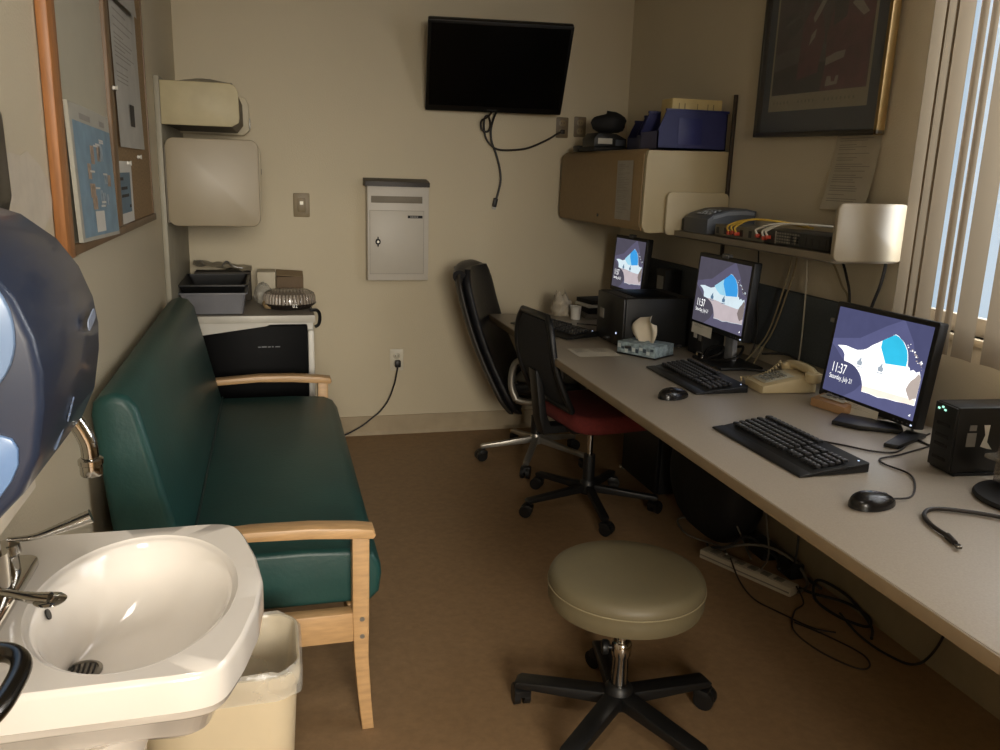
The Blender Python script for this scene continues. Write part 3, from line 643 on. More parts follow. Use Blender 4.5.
# ------------------------------------------------------------------ overhead cabinet and shelf, right wall
def right_units():
    r = root('overhead_cabinet', (2.0, -.56, 1.12), 'overhead cabinet with a tan flipper door in the back right corner', 'wall cabinet')
    xf, ya, yb = 1.82, -1.075, -.06
    z0, z1 = 1.122, 1.45
    build('end_panel', MB().prism([(xf + .006, z1 - .006), (xf, z1 - .035), (xf - .004, z0 + .03), (xf + .012, z0 + .004), (xf + .035, z0), (2.175, z0 + .02), (2.175, z1)], 'y', ya, ya + .025, 0, .005), pm('end_panel_beige', '#b3a481', .5, var=.02), r)
    build('carcass', MB().bx(xf + .02, 2.178, ya + .025, yb, z0 + .012, z1 - .004), pm('cab_carcass', '#8d7d5e', .6), r)
    d = build('flipper_door', MB().prism([(xf + .018, z1), (xf - .002, z1 - .02), (xf - .006, z0 + .03), (xf + .004, z0 + .008), (xf + .02, z0 + .008), (xf + .02, z1)], 'y', ya + .028, yb - .005, 0, .004), tan_m, r)
    build('door_lock', MB().cyl((xf - .009, -.60, 1.17), (xf - .003, -.60, 1.17), .007), black_m, d)
    build('mounting_rail', MB().bx(2.168, 2.182, -1.092, -1.081, 1.02, 1.665, 0, .001), pm('dark_brown_steel', '#352a20', .5), r)
    M = frame_M((xf - .0068, -.80, 1.165), (0, -1, 0), (0, 0, 1))
    T(build('taped_notice', sheet(M, .165, .24, 24, seed=4), [pm('notice_paper', '#a9a294', .8), ink_m]), 'printed notice taped to the tan cabinet door', 'paper')
    # things on top (z1)
    def bin_(x0, x1, y0, y1, h, label):
        r2 = root('parts_bin', ((x0 + x1) / 2, (y0 + y1) / 2, z1), label, 'storage bin', group='blue bins on the overhead cabinet')
        o = MB()
        prof = [(y0, z1 + .001), (y1, z1 + .001), (y1, z1 + h), (y0, z1 + h)]
        b = MB().bx(x0, x1, y0, y1, z1 + .001, z1 + .006).bx(x1 - .005, x1, y0, y1, z1 + .006, z1 + h)
        b.prism([(x0, z1 + .001), (x1, z1 + .001), (x1, z1 + h), (x0 + .035, z1 + h), (x0, z1 + h * .45)], 'y', y0, y0 + .006)
        b.prism([(x0, z1 + .001), (x1, z1 + .001), (x1, z1 + h), (x0 + .035, z1 + h), (x0, z1 + h * .45)], 'y', y1 - .006, y1)
        b.bx(x0, x0 + .005, y0, y1, z1 + .001, z1 + h * .45)
        build('bin_body', b, bluebin_m, r2)
        build('rim', MB().bx(x0 + .03, x1 + .004, y0 - .004, y0 + .008, z1 + h - .006, z1 + h + .003, 0, .001).bx(x0 + .03, x1 + .004, y1 - .008, y1 + .004, z1 + h - .006, z1 + h + .003, 0, .001), bluebin_m, r2)
        return r2
    b = bin_(1.862, 2.16, -1.065, -.90, .15, 'long blue bin nearest the cabinet end, with a cream box in it')
    build('side_panel', MB().bx(1.95, 2.05, -1.0665, -1.065, z1 + .02, z1 + .12, 0, .001), pm('blue_bin_panel', '#282d63', .45), b)
    b = bin_(1.925, 2.15, -.88, -.72, .145, 'second blue bin behind the long blue bin, with a card label')
    build('label_card', MB().bx(1.9225, 1.9245, -.85, -.76, z1 + .012, z1 + .052), pm('bin_label', '#5a5f70', .6), b)
    g = MB()
    for y in (-.83, -.80): g.bx(1.9215, 1.9225, y, y + .02, z1 + .028, z1 + .042)
    build('label_marks', g, paper_m, b)
    bin_(1.965, 2.15, -.68, -.53, .135, 'blue bin behind the others, next to the black bag')
    bx_ = root('card_box', (2.02, -.98, z1), 'cream box of cards standing in the long blue bin', 'box')
    build('box_body', MB().bx(1.932, 2.15, -1.03, -.93, z1 + .0065, z1 + .196, 0, .003), pm('cream_card', '#c3ae78', .6, var=.05, scale=30), bx_)
    g = MB()
    for x in (1.96, 1.985, 2.04, 2.085, 2.11): g.bx(x, x + .003, -1.0315, -1.03, z1 + .155, z1 + .178)
    build('print_marks', g, pm('brown_print', '#7a6a44', .7), bx_)
    t = root('label_printer', (1.92, -.36, z1), 'black device with a white label on the far end of the cabinet top', 'device')
    build('device_body', MB().prism([(1.84, z1 + .023), (2.0, z1 + .023), (2.0, z1 + .06), (1.95, z1 + .082), (1.86, z1 + .085), (1.84, z1 + .06)], 'y', -.44, -.28, 0, .006), black_m, t)
    build('white_label', MB().bx(1.858, 1.928, -.4425, -.4405, z1 + .035, z1 + .060), paper_m, t)
    build('front_grille', MB().bx(1.945, 1.995, -.4425, -.4405, z1 + .028, z1 + .056), greyd_m, t)
    build('foot_tray', MB().bx(1.828, 2.01, -.47, -.27, z1 + .001, z1 + .022, 0, .004), blackm_m, t)
    m = MB(); rnd = random.Random(8)
    def pouch(u, v):
        a = 2 * pi * u; k = sin(pi * v) ** .6 * rnd.uniform(.9, 1.06) * (1 - .25 * max(0, sin(a * 2)))
        return (1.945 + .085 * cos(a) * k - .02 * v, -.36 + .07 * sin(a) * k, z1 + .086 + .045 * (1 - cos(pi * v)) + .012 * v * cos(a))
    T(build('black_pouch', m.grid(pouch, 18, 10, cu=True), pm('black_nylon', '#121214', .7, bump=.3, bscale=40)), 'slumped black pouch on top of the black device', 'pouch')
    T(build('small_adapter', MB().box((1.86, -.20, z1 + .016), (.05, .07, .03), 0, .006), black_m), 'small black adapter at the back end of the cabinet top', 'adapter')
    # open shelf
    s = root('open_wall_shelf', (2.06, -1.57, 1.12), 'taupe wall shelf with rounded end panels above the monitors', 'wall shelf')
    y0, y1, xs = -2.12, -1.10, 1.947
    build('shelf_board', MB().prism([(xs, 1.118), (xs + .01, 1.112), (2.178, 1.112), (2.178, 1.138), (xs, 1.138)], 'y', y0 + .018, y1, 0, .002), shelf_m, s)
    build('end_panel', MB().prism(rrect(.240, .166, .022, 6, 2.060, 1.201), 'y', y0, y0 + .018, 0, .004), creaml_m, s, label='pale rounded end panel')
    build('end_panel', MB().prism(rrect(.272, .168, .022, 6, 2.043, 1.202), 'y', y1, y1 + .018, 0, .004), pm('end_panel_beige2', '#b9ab8b', .5, var=.02), s)
    zt = 1.139
    # grey desktop device: label tape printer / phone base
    t = root('grey_card_reader', (2.05, -1.22, zt), 'slate grey wedge shaped device with keypad at the back of the shelf', 'device')
    prof = [(1.962, zt), (2.16, zt), (2.165, zt + .088), (2.12, zt + .096), (2.05, zt + .092), (1.985, zt + .072), (1.962, zt + .055)]
    build('device_body', MB().prism(prof, 'y', -1.335, -1.145, 0, .006), greyd_m, t)
    build('side_band', MB().prism([(1.985, zt + .066), (2.05, zt + .085), (2.12, zt + .088), (2.155, zt + .083), (2.155, zt + .072), (2.1, zt + .074), (2.04, zt + .07), (1.985, zt + .055)], 'y', -1.3375, -1.335), pm('pale_grey_band', '#7d828a', .45), t)
    k = MB()
    for i in range(3):
        for j in range(4): k.box((1.985 + i * .02, -1.30 + j * .026, zt + .0745 + i * .0062), (.012, .016, .005), 0, .0015, None, (0, -.29, 0))
    build('keypad', k, pm('grey_keys', '#8b8f94', .5), t)
    T(build('handset_block', MB().box((1.985, -1.125, zt + .025), (.03, .03, .048), 0, .006), black_m), 'small black block behind the slate grey device', 'block')
    # two network switches with patch cables
    def netbox(x0, x1, y0, y1, h, lab, dark):
        t = root('network_switch', ((x0 + x1) / 2, (y0 + y1) / 2, zt), lab, 'network switch', group='network boxes on the wall shelf')
        build('case', MB().bx(x0, x1, y0, y1, zt + .001, zt + h, 0, .002), greys_m if not dark else pm('dark_switch', '#2c2b28', .45), t)
        p = MB(); n = 6
        for i in range(n):
            yy = y0 + .02 + (y1 - y0 - .04) * i / (n - 1) * (.55 if dark else 1)
            p.bx(x0 - .0015, x0, yy - .008, yy + .008, zt + .010, zt + h - .01)
        build('ports', p, black_m, t)
        return t
    netbox(1.968, 2.12, -1.70, -1.385, .043, 'olive grey network box with red plugs, middle of the shelf', False)
    t = netbox(1.968, 2.12, -2.055, -1.715, .046, 'dark network box with rows of holes near the pale end panel', True)
    g = MB()
    for i in range(9):
        for j in range(4): g.bx(1.9665, 1.968, -1.795 - i * .014, -1.786 - i * .014, zt + .009 + j * .009, zt + .014 + j * .009)
    build('grille', g, pm('grille_grey', '#7b786c', .5), t)
    build('bright_strip', MB().bx(1.9662, 1.968, -1.782, -1.778, zt + .004, zt + .044), alu_m, t)
    for i, y in enumerate((-1.505, -1.53, -1.555, -1.69, -1.73, -1.75)):
        yy = y; c = root('patch_cable', (1.95, y, zt), '%s patch cable with red boot, %s' % (('yellow', 'yellow', 'yellow', 'white', 'white', 'white')[i], ('first of the yellow three from the slate device', 'middle of the yellow three', 'last of the yellow three', 'first of the white three', 'middle of the white three', 'nearest the pale end panel')[i]), 'cable', group='patch cables on the shelf')
        z = zt + .022 + (i % 2) * .004
        build('boot', MB().box((1.958, y, z - .004), (.018, .011, .012), 0, .002), redp_m, c)
        P = [(1.957, y, z), (1.949, y, z + .012), (1.955, y - .005, zt + .047), (1.985, y - .04, zt + .064 + .003 * i), (2.03, y - .10, zt + .07), (2.09, y - .14, zt + .062), (2.15, y - .16, zt + .05)]
        if i >= 3: P = [(1.957, y, z), (1.949, y, z + .010), (1.953, y - .004, zt + .045), (1.985, y - .05, zt + .058 + .002 * i), (2.04, y - .13, zt + .068), (2.1, y - .2, zt + .066), (2.15, y - .25, zt + .058)]
        build('cable', MB().tube(P, .0034, 7), yel_m if i < 3 else whc_m, c)
right_units()

# ------------------------------------------------------------------ picture, taped page
def picture():
    r = root('framed_picture', (W - .015, -1.6, 1.5), 'large dark framed print with maroon figures on the right wall', 'picture')
    # hangs slightly crooked; local x runs towards the viewer, y up
    M = frame_M((W - .024, -1.292, 1.496), (0, -1, -.02), (0, -.012, 1))
    w, h = .685, .66
    fr = MB().box((w / 2, .008, .004), (w, .016, .03), 0, .003, M).box((w / 2, h - .008, .004), (w, .016, .03), 0, .003, M).box((.008, h / 2, .004), (.016, h, .03), 0, .003, M).box((w - .008, h / 2, .004), (.016, h, .03), 1, .003, M)
    build('frame', fr, [frame_M_dark, goldf_m], r)
    build('mat_board', MB().box((w / 2, h / 2, -.002), (w - .02, h - .02, .004), 0, 0, M), navy_m, r)
    p = MB(); a, b, c, d = .062, w - .082, .088, h - .07
    flat([(a, c), (b, c), (b, d), (a, d)], 0, M, .002, p)
    flat([(a + .012, c + .055), (b - .012, c + .055), (b - .012, d - .01), (a + .012, d - .01)], 1, M, .0026, p)
    def blob(pts, m, z): flat([(a + .012 + x * (b - a - .024), c + .055 + y * (d - c - .065)) for x, y in pts], m, M, z, p)
    blob([(0, .30), (1, .30), (1, 1), (0, 1)], 5, .0030)
    blob([(0, .18), (.35, .24), (.62, .2), (.62, .33), (.3, .36), (0, .31)], 4, .0031)
    blob([(.05, .36), (.22, .44), (.3, .52), (.2, .62), (.05, .58)], 1, .0034)
    blob([(.55, 0), (1, 0), (1, .55), (.9, .62), (.8, .8), (.72, .85), (.66, .7), (.6, .55), (.56, .4), (.58, .2)], 2, .0035)
    blob([(.28, .1), (.5, .14), (.54, .4), (.48, .62), (.4, .66), (.3, .5)], 2, .0036)
    blob([(.62, .45), (.74, .5), (.78, .85), (.68, .95), (.6, .8)], 1, .0038)
    blob([(.8, .55), (.95, .6), (.98, .9), (.86, .95)], 2, .0038)
    blob([(.42, .5), (.47, .56), (.56, .7), (.53, .72), (.44, .6), (.4, .54)], 3, .0040)
    blob([(.38, .34), (.44, .4), (.45, .46), (.4, .42)], 3, .0040)
    blob([(.1, .50), (.24, .56), (.3, .57), (.3, .585), (.2, .575), (.1, .53)], 4, .0040)
    blob([(.58, .18), (.76, .22), (.77, .27), (.68, .265), (.58, .235)], 3, .0041)
    blob([(.60, .03), (.72, .04), (.73, .1), (.70, .1), (.69, .06), (.66, .06), (.65, .1), (.61, .1)], 3, .0041)
    blob([(.78, .58), (.9, .48), (.95, .5), (.84, .62)], 3, .0041)
    blob([(.3, .6), (.36, .74), (.5, .8), (.5, .84), (.34, .8), (.28, .68)], 4, .0042)
    blob([(.05, .75), (.2, .8), (.35, .9), (.3, 1), (.05, 1)], 4, .0036)
    x = a + .03
    for i in range(22):
        if i not in (5, 6, 12, 13): flat([(x, c + .024), (x + .008, c + .024), (x + .008, c + .033), (x, c + .033)], 6, M, .003, p)
        x += .021
    build('print', p, [pm('print_border', '#8e8670', .5), art_dark, art_red, art_wht, art_gry, art_bg, pm('caption_ink', '#76705e', .6)], r)
    build('glazing', MB().box((w / 2, h / 2, .0075), (w - .03, h - .03, .001), 0, 0, M), pm('picture_glass', '#ffffff', .05, alpha=.05, spec=.5), r)
    build('backing', MB().box((w / 2, h / 2, -.008), (w - .01, h - .01, .010), 0, 0, M), brown_m, r)
    M = frame_M((W - .003, -1.735, 1.255), (0, -1, 0), (0, -.04, 1))
    s = sheet(M, .215, .255, 24, seed=13, curl=.03)
    for v in s.v: v.x = 2 * (W - .003) - v.x if v.x > W - .003 else v.x
    T(build('printed_page', s, [pm('page_wall', '#b9b09c', .8), ink_m]), 'printed page taped below the framed picture, curling at its foot', 'paper')
frame_M_dark = frame_m
picture()

# ------------------------------------------------------------------ vertical blind
def blind():
    r = root('vertical_blind', (2.12, -2.8, .905), 'cream vertical blind over the bright window at the right edge', 'blind')
    zb, zt = .90, 2.2
    build('head_rail', MB().bx(2.085, 2.15, -3.6, -2.19, zt, zt + .04, 0, .004), white_m, r)
    segs = [(-2.150, 2.140, -2.225, 2.120), (-2.212, 2.124, -2.275, 2.108), (-2.255, 2.124, -2.322, 2.116), (-2.338, 2.116, -2.357, 2.124), (-2.374, 2.116, -2.392, 2.124), (-2.405, 2.124, -2.482, 2.116), (-2.503, 2.124, -2.574, 2.116)]
    y = -2.592
    while y > -3.5: segs.append((y, 2.115, y - .068, 2.10)); y -= .088
    for a, xa, b, xb in segs:
        v = MB(); d = Vector((xb - xa, b - a, 0)); n = Vector((-d.y, d.x, 0)).normalized() * .006
        def fn(u, w): 
            p = Vector((xa, a, 0)) + d * u + n * sin(pi * u); return (p.x, p.y, zb + (zt - zb) * w)
        v.grid(fn, 6, 2)
        build('vane', v, vane_m, r)
        
blind()

# ------------------------------------------------------------------ desk
def desk():  # worktop and most items on it scaled about the camera, baked into coordinates
    r = root('long_desk', (1.78, -2.3, 0), 'long grey laminate desk top running along the right wall', 'desk')
    build('worktop', MB().bx(1.387, W - .03, -4.3, -.355, .657, .685, 0, .002), desk_m, r)
    build('edge_band', MB().bx(1.383, 1.387, -4.3, -.355, .6575, .6835, 0, .001), deske_m, r)
    build('wall_cleat', MB().bx(W - .028, W - .002, -4.3, -.36, .57, .65, 0, .002), pm('cleat', '#8b7d66', .6), r)
    for y in (-1.10, -2.25, -3.3): build('support_bracket', MB().prism([(1.68, .649), (W - .03, .649), (W - .03, .34), (W - .05, .34), (1.70, .637)], 'y', y - .012, y + .012), blackm_m, r)
    build('leg', MB().cyl((1.985, -.70, 0), (1.985, -.70, .65), .014).lathe([(.03, 0), (.028, .006), (.014, .01)], (1.985, -.70, 0), 16), chrome_m, r)
    T(build('tackboard', MB().bx(W - .026, W - .002, -2.19, -.42, .735, .962, 0, .003), tack_m), 'charcoal fabric tackboard along the wall behind the monitors', 'tackboard')
    T(build('wall_plug', MB().box((W - .03, -1.87, .905), (.012, .018, .014), 0, .003), pm('plug_grey', '#8f9090', .4)), 'tiny grey hook on the tackboard between the monitors', 'hook')
desk()

# ------------------------------------------------------------------ monitors
def make_monitor(name, label, base, pc, w, h, yaw, tilt, exp, card=True, stand='black'):
    """base: foot point on the desk, pc: screen centre (world)"""
    r = root(name, base, label, 'monitor', yaw, 'desk monitors showing the lock screen')
    I = chain(r).inverted()
    M = I @ (Matrix.Translation(pc) @ Euler((0, 0, yaw)).to_matrix().to_4x4() @ Euler((pi / 2 - tilt, 0, 0)).to_matrix().to_4x4())
    # local: x right, y up, z towards the viewer
    bz = .014
    hs = MB().prism(rrect(w, h, .005, 3), 'z', -.03, 0, 0, .003, M)
    hs.prism(rrect(w * .7, h * .6, .02, 3), 'z', -.055, -.03, 0, .004, M)
    build('housing', hs, black_m, r, True)
    sw, sh = w - 2 * bz, h - 2 * bz - .006
    def U(p): return ((p[0] - .5) * sw, (p[1] - .5) * sh + .003)
    s = MB(); L = lambda P, m, z: flat([U(p) for p in P], m, M, z, s)
    hot = exp > 1
    L([(0, 0), (1, 0), (1, 1), (0, 1)], 0, .0006)
    L([(0, .62), (.3, .7), (.55, .9), (.7, 1), (0, 1)], 1, .0008)
    L([(.72, 1), (.84, .8), (.9, .62), (1, .55), (1, 1)], 1, .0008)
    L([(0, 0), (.25, 0), (.36, .1), (.42, .2), (.36, .34), (.28, .385), (.15, .42), (.05, .52), (0, .56)], 1, .0009)
    hole = [(.07, .555), (.12, .567), (.17, .575), (.24, .565), (.30, .56), (.36, .58), (.40, .605), (.45, .66), (.50, .70), (.54, .735), (.58, .77), (.62, .80), (.655, .835), (.69, .825), (.72, .80), (.755, .775), (.78, .74), (.805, .70), (.82, .65), (.83, .60), (.84, .54), (.86, .53), (.87, .50), (.90, .52), (.93, .50), (.96, .52), (.985, .45), (.985, .16), (.9, .155), (.8, .14), (.7, .135), (.62, .115), (.52, .125), (.44, .12), (.44, .16), (.435, .19), (.42, .235), (.40, .28), (.38, .31), (.35, .34), (.32, .365), (.28, .385), (.23, .395), (.18, .40), (.175, .43), (.17, .47), (.15, .50), (.13, .52)]
    L(hole, 2, .0012)
    L([(.54, .735), (.6, .785), (.655, .83), (.69, .82), (.72, .80), (.75, .775), (.775, .74), (.80, .70), (.815, .65), (.825, .60), (.825, .53), (.72, .515), (.62, .50), (.60, .54), (.58, .58), (.56, .62), (.54, .66)], 3, .0015)
    if hot: L([(.44, .125), (.52, .13), (.62, .12), (.7, .14), (.8, .145), (.98, .165), (.98, .22), (.8, .21), (.6, .20), (.435, .19)], 4, .0015)
    else:
        L([(.26, .392), (.35, .40), (.5, .39), (.62, .37), (.85, .36), (.985, .40), (.985, .165), (.9, .16), (.8, .145), (.7, .14), (.62, .12), (.52, .13), (.445, .125), (.44, .17), (.42, .235), (.39, .30), (.34, .35)], 4, .0014)
        L([(.37, .605), (.45, .665), (.54, .735), (.54, .66), (.57, .6), (.62, .50), (.5, .5), (.42, .55)], 6, .0014)
    L([(.87, .30), (.885, .36), (.9, .40), (.93, .44), (.96, .50), (.985, .46), (.985, .24), (.95, .22), (.93, .20), (.9, .24)], 5, .0016)
    rk = random.Random(2)
    for i in range(26):
        t = rk.random(); x = .80 + .17 * t + rk.uniform(-.012, .012); y = .75 - .2 * t + rk.uniform(-.03, .05); q = rk.uniform(.005, .014)
        L([(x, y), (x + q, y + q * .4), (x + q * .8, y + q * 1.4), (x - q * .2, y + q)], 2 if i % 2 else 5, .0017)
    for x in (.33, .56):
        L([(x, .40), (x + .05, .40), (x + .055, .44), (x + .04, .455), (x + .035, .50), (x + .02, .475), (x + .012, .455), (x - .004, .44)], 7, .0018)
        L([(x - .02, .375), (x + .07, .38), (x + .06, .388), (x, .386)], 7, .0018)
    cols = ('#666892', '#55577c', '#ffffff', '#38c3ea', '#ffe9da', '#b8aaa2', '#e8f6ff', '#a9b4c0') if hot else ('#66627a', '#56525f', '#d9eaf2', '#3f9fe6', '#c9bcc0', '#8b7f7c', '#9fd6ee', '#63809c')
    g_ = (.85, .85, 1.5, 1.05, 1.2, 1.1, 1.3, 1.0) if hot else (.85, .85, 1.0, 1.0, .95, .9, 1.0, .9)
    sm_ = [glow('screen_%d_%s' % (n, 'bright' if hot else 'dim'), c, q) for n, (c, q) in enumerate(zip(cols, g_))]
    scr = build('screen', s, sm_, r, True)
    x0, y0 = U((.055, .245)); g = glow('screen_text', '#ffffff', 1.3)
    build('clock_text', MB().text('11:37', .036 * h / .25, 0, M @ Matrix.Translation((x0, y0, .0022)), .175 * sw), g, scr, True)
    x0, y0 = U((.05, .165))
    build('date_text', MB().text('Saturday, July 21', .017 * h / .25, 0, M @ Matrix.Translation((x0, y0, .0022)), .265 * sw), g, scr, True)
    x0, y0 = U((.95, .04))
    build('network_icon', MB().prism([(x0, y0), (x0 + .007, y0), (x0 + .007, y0 + .007)], 'z', .0018, .0022, 0, 0, M), g, scr, True)
    b = MB()
    for i in range(4): b.box((w / 2 - .03 - .016 * i, -h / 2 + .008, .0008), (.006, .003, .0015), 0, 0, M)
    build('buttons', b, pm('button_grey', '#55555a', .4), r, True)
    build('power_light', MB().box((w / 2 - .016, -h / 2 + .008, .001), (.004, .004, .002), 0, 0, M), glow('led_white', '#cfe0ff', 1.5), r, True)
    c = M @ Vector((0, -h * .12, -.055)); c2 = M @ Vector((0, -h / 2, -.05))
    fm = alu_m if stand == 'grey' else black_m
    zz = c.z
    build('stand_neck', MB().prism([(c.x - .03, .008), (c.x + .03, .008), (c.x + .024, zz), (c.x - .024, zz)], 'y', max(c.y, .03), max(c.y, .03) + .02, 0, .004), pm('stand_grey', '#8f9094', .4) if stand == 'grey' else black_m, r, True)
    if stand == 'grey':
        build('stand_base', MB().prism([(-.11, -.06), (.11, -.06), (.12, .10), (-.12, .10)], 'z', .001, .012, 0, .003), black_m, r, True)
    else:
        ft = MB().prism([(-.155, -.02), (-.095, -.10), (-.03, -.06), (.03, .03), (-.02, .07)], 'z', .001, .014, 0, .003)
        ft.prism([(.105, -.105), (.132, -.08), (.07, .07), (.02, .05)], 'z', .001, .012, 0, .003)
        build('stand_base', ft, black_m, r, True)
    return r, M, I
r3, M3, I3 = make_monitor('computer_monitor', 'nearest and largest looking monitor, beside the small upright computer', (1.985, -2.37, 0.6855), (2.023, -2.243, 0.8533), .385, .287, RAD(-86.6), RAD(6.5), 1.25)
r2, M2, I2 = make_monitor('computer_monitor', 'middle monitor, between the tissue box and the beige phone', (1.9629, -1.5224, 0.6855), (1.9465, -1.502, 0.9352), .388, .273, RAD(-90.4), RAD(3.8), .8, stand='grey')
r1, M1, I1 = make_monitor('computer_monitor', 'farthest monitor, standing behind the black printer', (2.0612, -0.4624, 0.6855), (2.0284, -0.4843, 0.932), .331, .268, RAD(-87), RAD(3.8), .85, stand='grey')
for rr, M, h, lab in ((r2, M2, .273, 'middle'), (r1, M1, .268, 'far')):
    build('camera_clip', MB().box((0, h / 2 + .003, -.006), (.045, .016, .02), 0, .003, M), pm('clip_grey', '#5d5d60', .4), rr, True)
def card(M, h, w, hh, x, label, r):
    Mw = chain(r) @ M
    s = sheet(Mw @ Matrix.Translation((x, -h / 2 - hh + .012, .001)), w, hh, 7, seed=3)
    T(build('note_card', s, [pm('card_white', '#e6e2d6', .8), ink_m]), label, 'note', 'note cards taped under the monitors')
card(M3, .287, .17, .049, -.11, 'white note card taped under the nearest monitor', r3)
card(M2, .273, .153, .039, -.17, 'white note card taped under the middle monitor', r2)
# charcoal card on the tackboard by the far monitor
cd = root('file_sorter', (2.10, -.72, .6855), 'dark upright file sorter with a white label, right of the far monitor', 'file sorter')
build('sorter_body', MB().bx(2.07, 2.15, -.80, -.70, .686, .945, 0, .003), blackm_m, cd)
build('label_card', MB().bx(2.068, 2.0695, -.785, -.725, .855, .915), pm('sorter_label', '#77736a', .7), cd)

# ------------------------------------------------------------------ keyboards, mice
def make_keyboard(label, loc, rz, L=.40, D=.165):
    r = root('keyboard', loc, label, 'keyboard', rz, 'black keyboards on the desk')
    # local: x along the length, y towards the back of the keyboard
    build('base', MB().prism([(-D / 2, .001), (D / 2, .001), (D / 2, .024), (D * .36, .022), (-D * .30, .013), (-D / 2, .006)], 'x', -L / 2, L / 2, 0, .004), black_m, r, True)
    def block(nm, x0, x1, rows, cols, y0, y1):
        k = MB(); kw = (x1 - x0) / cols; kd = (y1 - y0) / rows
        for j in range(rows):
            yy = y0 + kd * (j + .5); z = .013 + (yy + D * .30) * .0135 / (D * .66) + .004
            for i in range(cols): k.box((x0 + kw * (i + .5), yy, z), (kw * .82, kd * .8, .008), 0, .0015, seg=1); k.box((x0 + kw * (i + .4), yy + kd * .15, z + .0042), (kw * .2, kd * .2, .0004), 1)
        build(nm, k, [key_m, legend_m], r, True)
    block('letter_keys', -L / 2 + .014, L * .13, 5, 14, -D * .32, D * .22)
    block('function_keys', -L / 2 + .014, L * .13, 1, 13, D * .27, D * .40)
    block('arrow_keys', L * .155, L * .28, 4, 3, -D * .32, D * .22)
    block('number_keys', L * .305, L / 2 - .014, 5, 4, -D * .32, D * .22)
    build('palm_rest', MB().prism([(-D / 2 - .022, .001), (-D / 2 + .012, .001), (-D / 2 + .012, .009), (-D / 2 - .02, .006)], 'x', -L / 2, L / 2, 0, .002), black_m, r, True)
    build('power_light', MB().box((L * .45, D * .40, .0245), (.004, .003, .001)), glow('led_white', '#cfe0ff', 1.5), r, True)
    return r
make_keyboard('black keyboard in front of the nearest monitor, beside the mouse with coiled cable', (1.632, -2.45, 0.6855), RAD(-89), .39, .165)
make_keyboard('black keyboard in front of the middle monitor and beige phone', (1.755, -1.735, 0.6855), RAD(-91), .38, .16)
make_keyboard('black keyboard at the far end of the desk, behind the mesh chair', (1.565, -0.80, 0.6855), RAD(-72), .42, .14)
def make_mouse(label, loc, rz, cable):
    r = root('computer_mouse', loc, label, 'mouse', rz, 'black computer mice on the desk', 1.09)
    def fn(u, v):
        a = 2 * pi * u; s = sin(pi * v / 2); x = .053 * cos(a) * s; y = .030 * sin(a) * s * (1 - .12 * cos(a))
        return (x, y, .001 + .028 * (cos(pi * v / 2) ** .75 if v < 1 else 0) * (1 - .25 * cos(a) * s))
    build('shell', MB().grid(fn, 24, 10, cu=True), pm('mouse_black', '#141212', .25), r, True)
    build('scroll_wheel', MB().tube([(.028, -.003, .0185), (.028, .003, .0185)], .005, 12, raw=True), greyd_m, r, True)
    build('maker_mark', MB().box((-.005, 0, .0292), (.014, .004, .0006)), pm('mark_grey', '#77777a', .5), r, True)
    if cable: build('cable', MB().tube(cable, .0022, 7), cableb_m, r)
make_mouse('black mouse near the nearest keyboard, with a winding cable', (1.588, -2.82, 0.6855), RAD(8), [(1.645, -2.812, 0.6937), (1.70, -2.80, 0.6894), (1.7662, -2.7354, 0.6883), (1.8044, -2.6699, 0.6883), (1.7935, -2.6043, 0.6883), (1.8099, -2.566, 0.6883), (1.8754, -2.5496, 0.6883), (1.9847, -2.5114, 0.6883), (2.0612, -2.4841, 0.6883)])
make_mouse('black mouse left of the middle keyboard', (1.568, -1.94, 0.6855), RAD(20), None)
T(build('keyboard_cable', MB().tube([(1.7224, -2.3748, 0.6959), (1.7498, -2.4076, 0.6883), (1.7935, -2.4622, 0.6883), (1.8317, -2.5114, 0.6883), (1.8864, -2.5278, 0.6883), (1.9738, -2.4732, 0.6883), (2.094, -2.4076, 0.6883)], .0024, 7), cableb_m), 'dark cable from the nearest keyboard to behind the nearest monitor', 'cable')
c = root('usb_cable', (1.6569, -2.9431, 0.6861), 'thick black cable with a bare connector at the near end of the desk', 'cable')
build('cable', MB().tube([(1.6186, -2.9922, 0.6915), (1.6263, -2.9431, 0.6915), (1.6514, -2.8939, 0.6915), (1.6951, -2.872, 0.6915), (1.7552, -2.8993, 0.6915), (1.8208, -2.954, 0.6915), (1.9082, -3.0196, 0.6915)], .0045, 8), cableb_m, c)
build('connector', MB().tube([(1.6055, -3.025, 0.6926), (1.6186, -2.9922, 0.6915)], [.0055, .0065], 10, raw=True).box((1.6006, -3.0381, 0.6926), (.010, .014, .006), 1, .001, None, (0, 0, -.4)), [cableb_m, dchrome_m], c)

